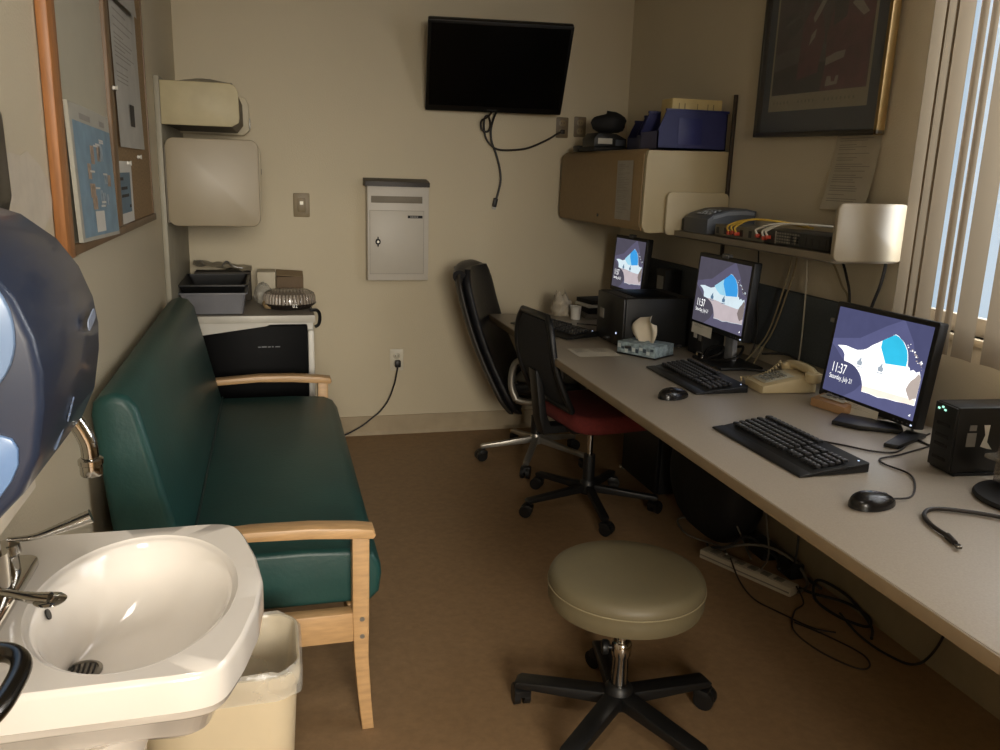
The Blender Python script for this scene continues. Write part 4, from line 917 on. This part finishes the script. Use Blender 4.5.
# ------------------------------------------------------------------ phones, tissues, printer, computers, clutter on the desk
def make_phone(label, loc, rz, mat, h=.085, handset=True):
    r = root('desk_phone', loc, label, 'telephone', rz, 'desk phones', .88)
    # local: x width, -y front
    build('phone_body', MB().prism([(-.105, .001), (.105, .001), (.105, h), (.06, h + .004), (-.105, .028)], 'x', -.072, .072, 0, .007), mat, r, True)
    sl = math.atan2(h - .024, .165); M = Matrix.Translation((0, -.03, .029 + (h - .024) * .075 / .165 + .002)) @ Euler((sl, 0, 0)).to_matrix().to_4x4()
    build('face_plate', MB().box((-.0, 0, .001), (.10, .115, .002), 0, .001, M), pm('phone_face', '#b9b3a0', .5), r, True)
    k = MB()
    for i in range(3):
        for j in range(4): k.box((-.026 + i * .026, -.036 + j * .022, .004), (.018, .014, .005), 0, .002, M)
    build('keypad', k, pm('phone_keys', '#77756c', .5), r, True)
    hs = MB().tube([(-.10, .078, h + .010), (-.05, .082, h + .022), (.05, .082, h + .022), (.10, .078, h + .010)], .017, 12)
    for s in (-1, 1): hs.lathe([(.024, -.018), (.03, -.010), (.03, .012), (.02, .018)], (.088 * s, .078, h + .006), 18)
    if not handset: return
    build('handset', hs, mat, r, True)
    cd = MB(); P = []
    for i in range(70):
        t = i / 69; b = (-.09 + .02 * sin(3 * t), .05 - .16 * t, .012 + (h) * (1 - t) ** 2)
        P.append((b[0] - .012 + .007 * cos(i * 1.2), b[1], b[2] + .007 + .007 * sin(i * 1.2)))
    build('coiled_cord', cd.tube(P, .0024, 6, raw=True), mat, r, True)
make_phone('cream desk phone with handset right of the middle monitor', (1.968, -1.89, 0.6855), RAD(-95), beige_ph, .058)
make_phone('tan desk phone partly hidden behind the nearest monitor', (2.05, -2.125, 0.6855), RAD(-78), tanph_m, .058, False)

t = root('tissue_box', (1.752, -1.325, 0.6855), 'tissue box with blue grey print and a white tissue sticking up', 'tissue box', RAD(-58), None, 1.09)
build('box_body', MB().box((0, 0, .023), (.155, .118, .042), 0, .002).box((0, 0, .003), (.157, .12, .005), 1, .001), [tbox_m, black_m], t, True)
g = MB(); rnd = random.Random(6)
for i in range(10):
    x = -.068 + i * .0148; g.box((x, -.0597, .014 + rnd.uniform(0, .02)), (.012, .001, rnd.uniform(.006, .016)), i % 2)
build('box_print', g, [pm('print_pale', '#c7d0cf', .6), pm('print_navy', '#3d4a57', .6)], t, True)
m = MB(); rnd = random.Random(14)
def tis(u, v):
    w_ = .058 + .062 * sin(pi * min(1, v * .72 + .1)); t = u - .5
    return (-.005 + t * w_ * (1 - .35 * v ** 3) - .018 * sin(pi * v) + .012 * v, .014 * sin(9 * t + 2 * v) * (.5 + v) + .012 * sin(pi * v), .044 + .092 * v * (1 - .7 * abs(t + .08) ** 1.6) + .004 * sin(11 * t))
build('tissue', m.grid(tis, 30, 12), tissue_m, t, True)

p = root('laser_printer', (1.8427, -1.0962, 0.6855), 'black box shaped printer beside the tissue box', 'printer')
build('casing', MB().bx(1.7028, 1.9847, -1.2361, -0.9563, 0.6904, 0.8839, 0, .005), pm('printer_black', '#121211', .5), p)
build('front_panel', MB().bx(1.694, 1.7028, -1.2328, -0.9596, 0.6904, 0.8817, 0, .003), pm('printer_front', '#181716', .4), p)
build('paper_slot', MB().bx(1.7552, 1.9301, -1.2055, -0.9869, 0.8833, 0.8861, 0, .001), gloss_m, p)
g = MB()
for i in range(3): g.bx(1.60 + i * .012, 1.604 + i * .012, -1.46, -1.30, .9225, .9245)
build('vent', g, pm('vent_grey', '#4a4743', .5), p)
build('white_label', MB().bx(1.6924, 1.694, -1.0361, -0.9924, 0.7779, 0.8161), pm('printer_label', '#8a857c', .6), p)
build('power_light', MB().box((1.6929, -1.1727, 0.7396), (.002, .006, .006), 0), glow('led_white', '#cfe0ff', 1.5), p)
for x in (1.62, 1.82):
    for y in (-1.46, -1.26): build('foot', MB().cyl((x, y, .7402), (x, y, .747), .012), black_m, p)

pc = root('mini_computer', (1.9956, -2.6699, 0.6855), 'small upright black computer with green lights and white stickers', 'computer', RAD(-96), None, 1.09)
# local: -y faces the viewer side of the desk; x along
build('case', MB().bx(-.035, .035, -.09, .075, .006, .150, 0, .003), pm('pc_black', '#161514', .4), pc, True)
build('front_bezel', MB().bx(-.034, .034, -.096, -.09, .008, .148, 0, .002), black_m, pc, True)
build('foot_stand', MB().bx(-.038, .038, -.085, .06, .0005, .006, 0, .001), black_m, pc, True)
g = MB()
for x, z in ((-.02, .136), (.0, .136), (-.008, .141)): g.box((x, -.097, z), (.005, .002, .004))
build('status_lights', g, glow('led_green', '#9fe8c8', 1.6), pc, True)
for z in (.03, .06, .08, .105): build('front_port', MB().box((-.0, -.0965, z), (.04, .002, .006)), blackm_m, pc, True)
g = MB().bx(.0352, .036, -.065, -.043, .065, .095).bx(.0352, .036, -.061, -.045, .100, .112)
build('grey_sticker', g, pm('grey_sticker', '#77736c', .6), pc, True)
build('white_sticker', MB().prism([(-.03, .065), (-.014, .060), (-.002, .058), (-.016, .075), (-.014, .112), (-.028, .112), (-.022, .09)], 'x', .0352, .036), paper_m, pc, True)
a = root('antenna', (2.0721, -2.7245, 0.8489), 'black stick antenna leaning behind the small upright computer', 'antenna')
build('stick', MB().tube([(2.094, -2.6316, 0.8653), (2.0885, -2.7245, 0.8249)], .0045, 8, raw=True).tube([(2.0885, -2.7245, 0.8249), (2.0721, -2.7026, 0.8161)], .004, 8, raw=True), black_m, a)
T(build('computer_cable', MB().tube([(2.094, -2.6808, 0.8052), (2.1322, -2.7354, 0.7943), (2.1377, -2.7464, 0.7505), (2.1159, -2.7354, 0.7123), (2.0721, -2.7354, 0.6959), (2.0394, -2.7791, 0.6915)], .004, 7), cable_m), 'black cable arching behind the small upright computer', 'cable')
T(build('wall_cable', MB().tube([(2.1049, -2.6371, 0.7232), (2.0394, -2.5606, 0.6894), (2.0175, -2.4513, 0.6894), (2.094, -2.342, 0.6894)], .003, 7), cable_m), 'thin black cable between the upright computer and the nearest monitor', 'cable')
e = root('monitor_stand', (1.9301, -2.8666, 0.6855), 'black oval monitor foot cut off at the right edge of the photo', 'monitor stand')
build('oval_base', MB().lathe([(.11, .001), (.114, .006), (.11, .012), (.03, .016)], (1.9465, -2.872, 0.6855), 32), black_m, e)
build('clear_bracket', MB().bx(1.9301, 1.9847, -2.8556, -2.7791, 0.7036, 0.7833, 0, .003).bx(1.9191, 2.0175, -2.8775, -2.7573, 0.7505, 0.7615, 0, .003), pm('clear_bracket', '#8d867a', .2, alpha=.5), e)
build('stand_neck', MB().prism([(1.945, .70), (1.975, .70), (1.99, .89), (1.96, .89)], 'y', -2.93, -2.875, 0, .003), black_m, e)

# clutter between the printer and the middle monitor
q = root('speaker_dock', (1.9793, -1.3585, 0.6855), 'black docking unit with white stickers left of the middle monitor', 'dock')
build('dock_body', MB().bx(1.9465, 2.0394, -1.4022, -1.2875, 0.6861, 0.8325, 0, .005), blackm_m, q)
build('sticker', MB().bx(1.9448, 1.9465, -1.3585, -1.3345, 0.7505, 0.7997), paper_m, q)
build('sticker', MB().bx(1.9448, 1.9465, -1.3935, -1.3727, 0.7451, 0.7997), pm('grey_sticker', '#77736c', .6), q)
g = MB(); rnd = random.Random(4)
T(build('shiny_clip', MB().tube([(1.9191, -1.4241, 0.6904), (1.9301, -1.4022, 0.7046), (1.9301, -1.4459, 0.709), (1.9137, -1.4678, 0.6959), (1.9191, -1.4241, 0.6904)], .004, 8), chrome_m), 'shiny metal clip on the desk before the black dock', 'clip')
T(build('dark_cable_bundle', MB().tube([(1.9301, -1.4678, 0.6937), (1.9629, -1.5115, 0.7232), (1.9956, -1.4678, 0.7396), (1.9629, -1.4241, 0.7178), (1.9301, -1.4896, 0.6959), (1.9847, -1.5771, 0.7178), (2.0394, -1.5333, 0.7505), (2.0175, -1.4459, 0.7178), (1.9519, -1.5552, 0.6937), (1.9956, -1.6426, 0.6937), (2.094, -1.7082, 0.6937)], .005, 7), cable_m), 'tangled black cables around the foot of the middle monitor', 'cables')
T(build('monitor_cable', MB().tube([(2.0721, -1.6098, 0.7396), (2.1268, -1.6863, 0.7505), (2.1486, -1.7519, 0.7178), (2.1049, -1.7956, 0.6904), (2.0394, -1.7519, 0.6894)], .0042, 7), cable_m), 'black cable drooping behind the middle monitor stand', 'cable')
# cords hanging from the wall shelf
for i, (P, m, lab, rad) in enumerate([
    ([(2.12, -1.62, 1.13), (2.135, -1.63, 1.08), (2.135, -1.602, .967), (2.13, -1.55, .814), (2.11, -1.51, .735), (2.06, -1.52, .689)], tancab_m, 'pale tan cord, left one of the close pair below the shelf', .0032),
    ([(2.125, -1.64, 1.13), (2.143, -1.65, 1.08), (2.143, -1.618, .967), (2.138, -1.565, .82), (2.12, -1.53, .74), (2.08, -1.55, .689)], tancab_m, 'pale tan cord, right one of the close pair below the shelf', .0032),
    ([(2.14, -1.70, 1.13), (2.148, -1.706, 1.05), (2.146, -1.719, .95), (2.14, -1.732, .76), (2.12, -1.74, .689)], whc_m, 'single pale cord hanging straight below the shelf', .0028),
    ([(2.15, -1.39, 1.13), (2.151, -1.40, 1.05), (2.151, -1.412, .94), (2.149, -1.443, .774), (2.12, -1.45, .689)], cable_m, 'dark cord below the slate device, behind the middle monitor', .003),
    ([(2.13, -1.80, 1.12), (2.15, -1.84, 1.085), (2.151, -1.896, 1.02), (2.15, -1.934, .98), (2.15, -1.94, .85), (2.14, -1.93, .689)], tancab_m, 'tan cord hanging left of the pale end panel', .0035),
    ([(2.14, -1.87, 1.12), (2.15, -1.885, 1.095), (2.15, -1.914, 1.05), (2.147, -1.945, .985), (2.14, -1.96, .85), (2.13, -1.96, .689)], cable_m, 'black cord curving under the pale end panel', .0042),
    ([(2.155, -2.07, 1.125), (2.152, -2.079, 1.10), (2.15, -2.07, 1.04), (2.15, -2.048, .98), (2.145, -2.03, .88), (2.12, -2.03, .689)], cable_m, 'thick black cord hanging right of the pale end panel', .0048)]):
    T(build('hanging_cord', MB().tube(P, rad, 7), m), lab, 'cord', 'cords hanging from the wall shelf')
# far end of the desk
m = MB(); rnd = random.Random(31)
def fbag(u, v):
    a = 2 * pi * u; k = rnd.uniform(.85, 1.12)
    return (1.735 + .058 * cos(a) * (1 - .6 * v ** 2) * k - .02 * v, -.42 + .05 * sin(a) * (1 - .55 * v ** 2) * k, .6865 + .105 * v * rnd.uniform(.85, 1.08) + .012 * v * cos(3 * a))
T(build('plastic_bag', m.grid(fbag, 20, 8, cu=True), pm('pale_bag', '#b7ab96', .3, alpha=.8, var=.25, scale=30, bump=.8, bscale=40)), 'crumpled pale plastic bag on the far end of the desk', 'plastic bag')
T(build('white_cup', MB().lathe([(.022, 0), (.026, .06), (.028, .062), (.024, .058)], (1.757, -.535, .6857), 18), white_m), 'small white cup beside the pale plastic bag', 'cup')
for i, (z0, h, dx, mt, lab) in enumerate([(.686, .022, 0, pm('book_grey', '#6f6a60', .7), 'grey binder, bottom of the flat stack at the desk far end'), (.709, .03, .01, blackm_m, 'black binder, middle of the flat stack at the desk far end'), (.740, .012, -.008, paper_m, 'pale sheaf of papers in the flat stack at the desk far end'), (.753, .02, .006, blackm_m, 'black folder, topmost of the flat stack at the desk far end')]):
    T(build('binder', MB().box((1.885 + dx, -.47 + dx, z0 + h / 2), (.15, .17 - .01 * i, h), 0, .002, None, (0, 0, .1 * (i - 1))), mt), lab, 'binder', 'flat stack at the far end of the desk')
T(build('far_cable', MB().tube([(1.7115, -0.681, 0.6904), (1.7552, -0.7028, 0.6894), (1.8099, -0.7465, 0.6894), (1.8427, -0.8121, 0.6894), (1.8317, -0.8995, 0.6894)], .003, 7), cable_m), 'thin black cable beside the far keyboard', 'cable')
M = frame_M((1.48, -1.35, .6857), (1, 0, 0), (0, 1, 0))
T(build('printed_page', sheet(M, .17, .15, 12, seed=17, cols=2), [pm('desk_page', '#c6bdaa', .8), pm('page_ink', '#7d776b', .8)]), 'printed sheet lying on the desk before the black printer', 'paper')

# ------------------------------------------------------------------ chairs
def casterset(r, n, R, z_hub, a0, arm_mat, w=.018, hub=.03, wheel=.026, arm_h=.02):
    build('hub', MB().lathe([(hub, z_hub - .03), (hub * 1.05, z_hub - .01), (hub, z_hub + .02), (hub * .75, z_hub + .03)], (0, 0, 0), 20), arm_mat, r, True)
    for i in range(n):
        a = a0 + 2 * pi * i / n; c, s = cos(a), sin(a); M = Matrix.Rotation(a, 4, 'Z')
        z1 = wheel * 2 + .012
        arm = MB().prism([(.0, z_hub - .022), (R + .012, z1 - .004), (R + .018, z1 + .008), (R + .008, z1 + .016), (R * .6, z1 + .016 + (z_hub - z1) * .35), (0, z_hub + .012)], 'y', -w, w, 0, .004, M)
        L = build('base_arm', arm, arm_mat, r, True)
        k = random.Random(i * 7 + int(R * 1000)).uniform(-1.2, 1.2); Mc = Matrix.Translation((R * c, R * s, 0)) @ Matrix.Rotation(a + k, 4, 'Z')
        cs = MB()
        for y in (-.013, .013): cs.tube([(.014, y - .008, wheel), (.014, y + .008, wheel)], wheel, 18, 0, Mc, raw=True)
        cs.cyl((0, 0, wheel * 1.3), (0, 0, z1 + .004), .007, 8, 0, Mc).prism([(-.012, wheel * 1.1), (.03, wheel * 1.15), (.025, wheel * 2.05), (.0, wheel * 2.15), (-.014, wheel * 1.8)], 'y', -.022, .022, 0, .004, Mc)
        build('caster', cs, black_m, L, True)
def executive():
    r = root('executive_chair', (1.59, -.53, 0), 'high back black leather chair with silver arms by the back wall', 'office chair', RAD(-28))
    casterset(r, 5, .25, .115, RAD(55), alu_m, .014, .028, .026)
    build('gas_lift', MB().cyl((0, 0, .12), (0, 0, .33), .022).cyl((0, 0, .12), (0, 0, .22), .028), black_m, r, True)
    build('seat', MB().prism([(-.10, .37), (.2, .37), (.235, .39), (.24, .415), (.21, .445), (.08, .44), (-.07, .432), (-.10, .42)], 'y', -.225, .225, 0, .022, seg=3), leather_m, r, True)
    # backrest: curved padded shell
    def prof(z, side):
        t = (z - .26) / .66
        x = -.125 - .27 * t - .035 * sin(pi * t)
        return x
    def shell(off, th, wd0, wd1, m0, b):
        def fn(u, v):
            z = .27 + .645 * v; t = v
            hw = (wd0 + (wd1 - wd0) * t) * (1 - .25 * max(0, (t - .86) / .14) ** 2) * (1 - .2 * max(0, (.12 - t) / .12) ** 2)
            a = 2 * pi * u; ca, sa = cos(a), sin(a)
            y = hw * (abs(sa) ** .5) * (1 if sa >= 0 else -1)
            x = prof(z, 0) + off + th * (abs(ca) ** .6) * (1 if ca >= 0 else -1) + .045 * (y / hw) ** 2
            return (x, y, z)
        b.grid(fn, 36, 20, m0, cu=True)
        n = 36
        top = [fn(i / n, 1) for i in range(n)]; bot = [fn(i / n, 0) for i in range(n)]
        b.add(top, [list(range(n))], m0, True); b.add(bot, [list(range(n))[::-1]], m0, True)
        return b
    build('backrest', shell(0, .018, .235, .225, 0, MB()), pm('chair_back_grey', '#2e2a25', .5), r, True, label='dull dark back shell')
    build('back_cushion', shell(.032, .028, .222, .205, 0, MB()), leather_m, r, True)
    build('headrest', MB().tube([(-.345, -.185, .885), (-.362, -.1, .905), (-.368, 0, .91), (-.362, .1, .905), (-.345, .185, .885)], .030, 14), leather_m, r, True)
    for s in (-1, 1):
        y = .255 * s
        arm = MB().tube([(-.05, y, .36), (-.075, y, .42), (-.07, y, .50), (-.035, y, .54), (.08, y, .552), (.14, y, .54), (.15, y, .50), (.125, y, .43), (.08, y, .375), (.01, y, .352), (-.05, y, .36)], .017, 10)
        L = build('armrest', arm, alu_m, r, True, label='silver loop arm')
        build('arm_pad', MB().bx(-.05, .13, y - .022, y + .022, .558, .58, 0, .009), leather_m, L, True)
        g = MB()
        for x, z in ((-.045, .52), (-.055, .44)): g.cyl((x, y - .019, z), (x, y + .019, z), .006, 10)
        build('screws', g, black_m, L, True)
executive()
def taskchair():
    r = root('task_chair', (1.625, -1.14, 0), 'black mesh back task chair with a dark red seat', 'office chair', RAD(8))
    casterset(r, 5, .27, .095, RAD(-105), black_m, .016, .032, .025)
    build('gas_lift', MB().cyl((0, 0, .09), (0, 0, .23), .024).cyl((0, 0, .22), (0, 0, .36), .0115, 16, 1), [black_m, chrome_m], r, True)
    build('mechanism', MB().bx(-.12, .08, -.07, .07, .345, .378, 0, .008), black_m, r, True)
    build('seat', MB().prism([(p[0] * 1, p[1]) for p in rrect(.42, .44, .10, 6, .045, 0)], 'z', .378, .45, 0, .025, None, True, seg=3), red_m, r, True, label='dark red fabric seat')
    build('back_upright', MB().prism([(-.10, .335), (-.08, .365), (-.185, .37), (-.205, .42), (-.235, .60), (-.262, .60), (-.235, .40), (-.215, .335)], 'y', .03 - .035, .03 + .035, 0, .005), black_m, r, True)
    def back(b, hw, z0, z1, th, inset=0):
        def fn(u, v):
            a = 2 * pi * u; ca, sa = cos(a), sin(a); z = z0 + (z1 - z0) * v
            W_ = hw * (1 - .12 * v ** 1.5 - .25 * v ** 8)
            y = W_ * (abs(sa) ** .45) * (1 if sa >= 0 else -1)
            return (-.19 - .085 * v - .03 * sin(pi * v) + th * (abs(ca) ** .8) * (1 if ca >= 0 else -1) + .004 * (y / hw) ** 2, y, z)
        b.grid(fn, 32, 14, 0, cu=True); n = 32
        b.add([fn(i / n, 1) for i in range(n)], [list(range(n))], 0, True); b.add([fn(i / n, 0) for i in range(n)], [list(range(n))[::-1]], 0, True)
        return b
    build('mesh_back', back(MB(), .165, .49, .81, .010), mesh_m, r, True)
    fr = MB()
    P = []
    for sgn, vs in ((1, [i / 10 for i in range(11)]), (-1, [1 - i / 10 for i in range(11)])):
        for v in vs:
            W_ = .175 * (1 - .12 * v ** 1.5 - .25 * v ** 8); z = .475 + .35 * v
            P.append((-.19 - .085 * v - .03 * sin(pi * v) + .004 * (W_ / .19) ** 2, sgn * W_, z))
    P.append(P[0])
    fr.tube(P, .013, 10, raw=True)
    build('back_frame', fr, black_m, r, True)
taskchair()
def stool():
    r = root('rolling_stool', (1.195, -2.495, 0), 'round cream vinyl rolling stool with a black five arm base', 'stool')
    casterset(r, 5, .245, .085, RAD(6), black_m, .024, .035, .026)
    build('seat', MB().lathe([(.02, .338), (.172, .338), (.183, .342), (.187, .352), (.188, .372), (.1868, .386), (.188, .392), (.187, .403), (.181, .414), (.167, .4205), (.12, .423), (.05, .4245), (.001, .425)], (0, 0, 0), 64), stoolv_m, r, True)
    build('welt_seam', MB().tube([(.1885 * cos(a), .1885 * sin(a), .389) for a in [2 * pi * i / 64 for i in range(65)]], .0018, 6, raw=True, cap=False), pm('welt_cream', '#8f8568', .5), r, True)
    build('seat_plate', MB().lathe([(.08, .326), (.085, .332), (.085, .338)], (0, 0, 0), 24), black_m, r, True)
    build('column', MB().cyl((0, 0, .20), (0, 0, .33), .0125).lathe([(.021, .10), (.0205, .19), (.024, .196), (.025, .226), (.02, .232)], (0, 0, 0), 24), chrome_m, r, True)
    build('height_knob', MB().cyl((-.018, .006, .212), (-.038, .012, .212), .006).lathe([(.016, 0), (.019, .004), (.019, .014), (.014, .018)], (0, 0, 0), 16, 0, Matrix.Translation((-.03, .01, .212)) @ Euler((0, -pi / 2, -.3)).to_matrix().to_4x4()), black_m, r, True)
stool()

# ------------------------------------------------------------------ under the desk
def under():
    m = MB(); rnd = random.Random(19)
    def fn(u, v):
        a = 2 * pi * u; ca, sa = cos(a), sin(a); pw = lambda t, e: (abs(t) ** e) * (1 if t >= 0 else -1)
        rr = (sin(pi * (.06 + .94 * v)) ** .35) * (1 - .12 * v)
        return (2.04 + .12 * pw(ca, .6) * rr, -1.43 + .27 * pw(sa, .6) * rr, .002 + .47 * v)
    m.grid(fn, 30, 12, cu=True)
    T(build('black_bag', m, pm('black_bag_nylon', '#0f0f10', .7, bump=.4, bscale=14)), 'black bag slumped on the floor under the desk', 'bag')
    t = root('computer_tower', (2.05, -.95, 0), 'black computer tower under the far part of the desk', 'computer')
    build('case', MB().bx(1.97, 2.15, -1.09, -.72, .008, .44, 0, .005), blackm_m, t)
    build('front_bezel', MB().bx(1.955, 1.97, -1.085, -.725, .01, .438, 0, .004), black_m, t)
    p = root('power_strip', (1.96, -1.83, 0), 'long beige power strip on the floor under the desk', 'power strip', math.atan2(-.33, .15))
    build('strip_case', MB().bx(-.185, .185, -.026, .026, .001, .034, 0, .004), pm('strip_beige', '#a89f8c', .5), p, True)
    g = MB()
    for i in range(6): g.bx(-.15 + i * .052, -.118 + i * .052, -.014, .014, .0335, .036, 0, .001)
    build('sockets', g, pm('socket_grey', '#6c665b', .5), p, True)
    build('side_groove', MB().bx(-.18, .18, -.0275, -.0255, .014, .018), pm('socket_grey', '#6c665b', .5), p, True)
    for P, m, rad, lab in [
        ([(2.02, -1.35, .012), (1.93, -1.36, .014), (1.90, -1.50, .012), (1.97, -1.62, .012), (1.93, -1.74, .04)], cableg_m, .004, 'grey cable crossing the floor beside the black bag'),
        ([(1.95, -1.50, .650), (2.0, -1.56, .45), (1.99, -1.62, .2), (2.02, -1.70, .06), (1.99, -1.80, .045)], cableg_m, .0035, 'grey cable dropping from the desk to the power strip, left one'),
        ([(2.05, -1.62, .650), (2.08, -1.70, .45), (2.07, -1.74, .2), (2.06, -1.80, .06), (1.98, -1.88, .045)], cableg_m, .0035, 'grey cable dropping from the desk to the power strip, right one'),
        ([(2.10, -1.75, .650), (2.13, -1.82, .4), (2.10, -1.90, .1), (2.04, -1.93, .05)], cable_m, .004, 'black cable dropping from the desk near the wall'),
        ([(1.93, -1.66, .01), (1.98, -1.72, .06), (2.05, -1.80, .085), (2.11, -1.88, .06), (2.12, -1.95, .012), (2.05, -2.0, .012)], cableg_m, .005, 'thick grey cable looping over behind the power strip'),
        ([(1.92, -1.78, .045), (1.90, -1.88, .012), (1.885, -2.0, .006), (1.92, -2.10, .006), (1.965, -2.20, .006), (2.02, -2.24, .006)], cableb_m, .0028, 'thin dark cable running from the power strip along the floor'),
        ([(2.04, -2.0, .035), (2.03, -2.06, .008), (1.97, -2.10, .006), (1.90, -2.20, .006), (1.905, -2.32, .006), (1.955, -2.42, .006), (2.0, -2.42, .006), (2.02, -2.36, .006), (1.98, -2.25, .006), (1.93, -2.16, .006)], cableb_m, .0028, 'thin dark cable lying in a wide loop on the floor'),
        ([(2.06, -1.95, .012), (2.10, -2.02, .012), (2.16, -2.10, .015), (2.165, -2.20, .02), (2.13, -2.24, .012), (2.08, -2.16, .012), (2.07, -2.06, .02), (2.12, -2.0, .05), (2.16, -2.1, .04), (2.15, -2.23, .012), (2.10, -2.30, .01)], cable_m, .005, 'coiled black cable against the baseboard'),
        ([(2.10, -2.15, .012), (2.08, -2.27, .007), (2.09, -2.38, .007), (2.12, -2.46, .02), (2.145, -2.50, .10), (2.15, -2.52, .22), (2.14, -2.53, .40), (2.14, -2.53, .60)], cable_m, .004, 'black cable rising from the floor to the desk beyond the coil'),
        ([(2.03, -1.55, .02), (2.08, -1.66, .05), (2.13, -1.74, .02), (2.10, -1.84, .05), (2.14, -1.92, .012), (2.12, -2.02, .03)], cable_m, .006, 'bundle of black cord behind the power strip'),
        ([(1.93, -1.60, .015), (1.91, -1.66, .03), (1.95, -1.72, .06), (2.02, -1.72, .09), (2.08, -1.80, .05), (2.04, -1.9, .05)], cable_m, .005, 'black cord twisting over the far end of the power strip')]:
        T(build('floor_cable', MB().tube(P, rad, 7), m), lab, 'cable', 'cables under the desk')
    b = MB()
    for x, y in ((2.06, -1.68), (2.10, -1.76)): b.box((x, y, .035), (.06, .09, .06), 0, .008)
    T(build('power_adapter', MB().box((2.10, -1.70, .032), (.06, .11, .06), 0, .008), black_m), 'black power adapter behind the power strip, farther one', 'adapter', 'adapters under the desk')
    T(build('power_adapter', MB().box((2.11, -1.86, .03), (.055, .09, .055), 0, .008), black_m), 'black power adapter behind the power strip, nearer one', 'adapter', 'adapters under the desk')
    T(build('dangling_wires', MB().tube([(1.78, -2.02, .648), (1.81, -2.06, .59), (1.85, -2.10, .50), (1.98, -2.14, .40), (2.12, -2.12, .30)], .009, 7).tube([(1.75, -2.06, .648), (1.82, -2.12, .59), (1.95, -2.16, .5), (2.12, -2.18, .36)], .004, 7), cable_m), 'black wires slung below the desk top', 'cables')
    c = root('cable_clip', (1.384, -3.37, .63), 'white cable clip and black cable under the desk edge at the right', 'cable clip')
    build('clip', MB().bx(1.3805, 1.383, -3.373, -3.366, .628, .684), white_m, c)
    build('cable', MB().tube([(1.386, -3.37, .63), (1.388, -3.375, .61), (1.395, -3.40, .57), (1.415, -3.43, .52)], .0045, 8), cable_m, c)
under()

# ------------------------------------------------------------------ light
def area(name, loc, size, power, col, target, spread=180):
    l = bpy.data.lights.new(name, 'AREA'); l.shape = 'RECTANGLE'; l.size, l.size_y = size; l.energy = power; l.color = col; l.spread = RAD(spread)
    o = bpy.data.objects.new(name, l); C.objects.link(o); o.location = loc
    o.rotation_euler = (Vector(target) - Vector(loc)).to_track_quat('-Z', 'Y').to_euler(); return o
area('hall_light', (.75, -7.6, 1.85), (1.5, 1.1), 215, (1, .925, .81), (.75, 0, 1.1))
area('basin_light', (.45, -3.9, 2.3), (.35, .35), 3.4, (1, .92, .82), (.25, -3.0, .8), 110)
area('window_light', (W + .35, -2.85, 1.7), (1.3, 1.3), 100, (.95, .97, 1), (.6, -1.7, .9))
w = bpy.data.worlds.new('sky'); sc.world = w; w.use_nodes = True
nt = w.node_tree; bg = nt.nodes['Background']
sk = nt.nodes.new('ShaderNodeTexGradient'); tc = nt.nodes.new('ShaderNodeTexCoord')
rp = nt.nodes.new('ShaderNodeValToRGB'); rp.color_ramp.elements[0].color = lin('#cfdde6'); rp.color_ramp.elements[1].color = lin('#b9d3ea')
nt.links.new(tc.outputs['Generated'], sk.inputs['Vector']); nt.links.new(sk.outputs['Fac'], rp.inputs['Fac']); nt.links.new(rp.outputs['Color'], bg.inputs['Color'])
bg.inputs['Strength'].default_value = 1.0

# ------------------------------------------------------------------ camera (position and angles solved from the room's lines)
yaw, pitch, roll = .2665, .2338, .0307
f = Vector((sin(yaw) * cos(pitch), cos(yaw) * cos(pitch), -sin(pitch))); r_ = Vector((cos(yaw), -sin(yaw), 0)); u_ = r_.cross(f)
r2_ = r_ * cos(roll) + u_ * sin(roll); u2_ = u_ * cos(roll) - r_ * sin(roll)
cam = bpy.data.cameras.new('camera'); cam.sensor_fit = 'HORIZONTAL'; cam.sensor_width = 36; cam.lens = 36 * 841 / 1000; cam.clip_start = .02
co = bpy.data.objects.new('camera', cam); C.objects.link(co)
M = Matrix((r2_, u2_, -f)).transposed().to_4x4(); M.translation = (.3983, -4.2024, 1.3329)
co.matrix_world = M
sc.camera = co
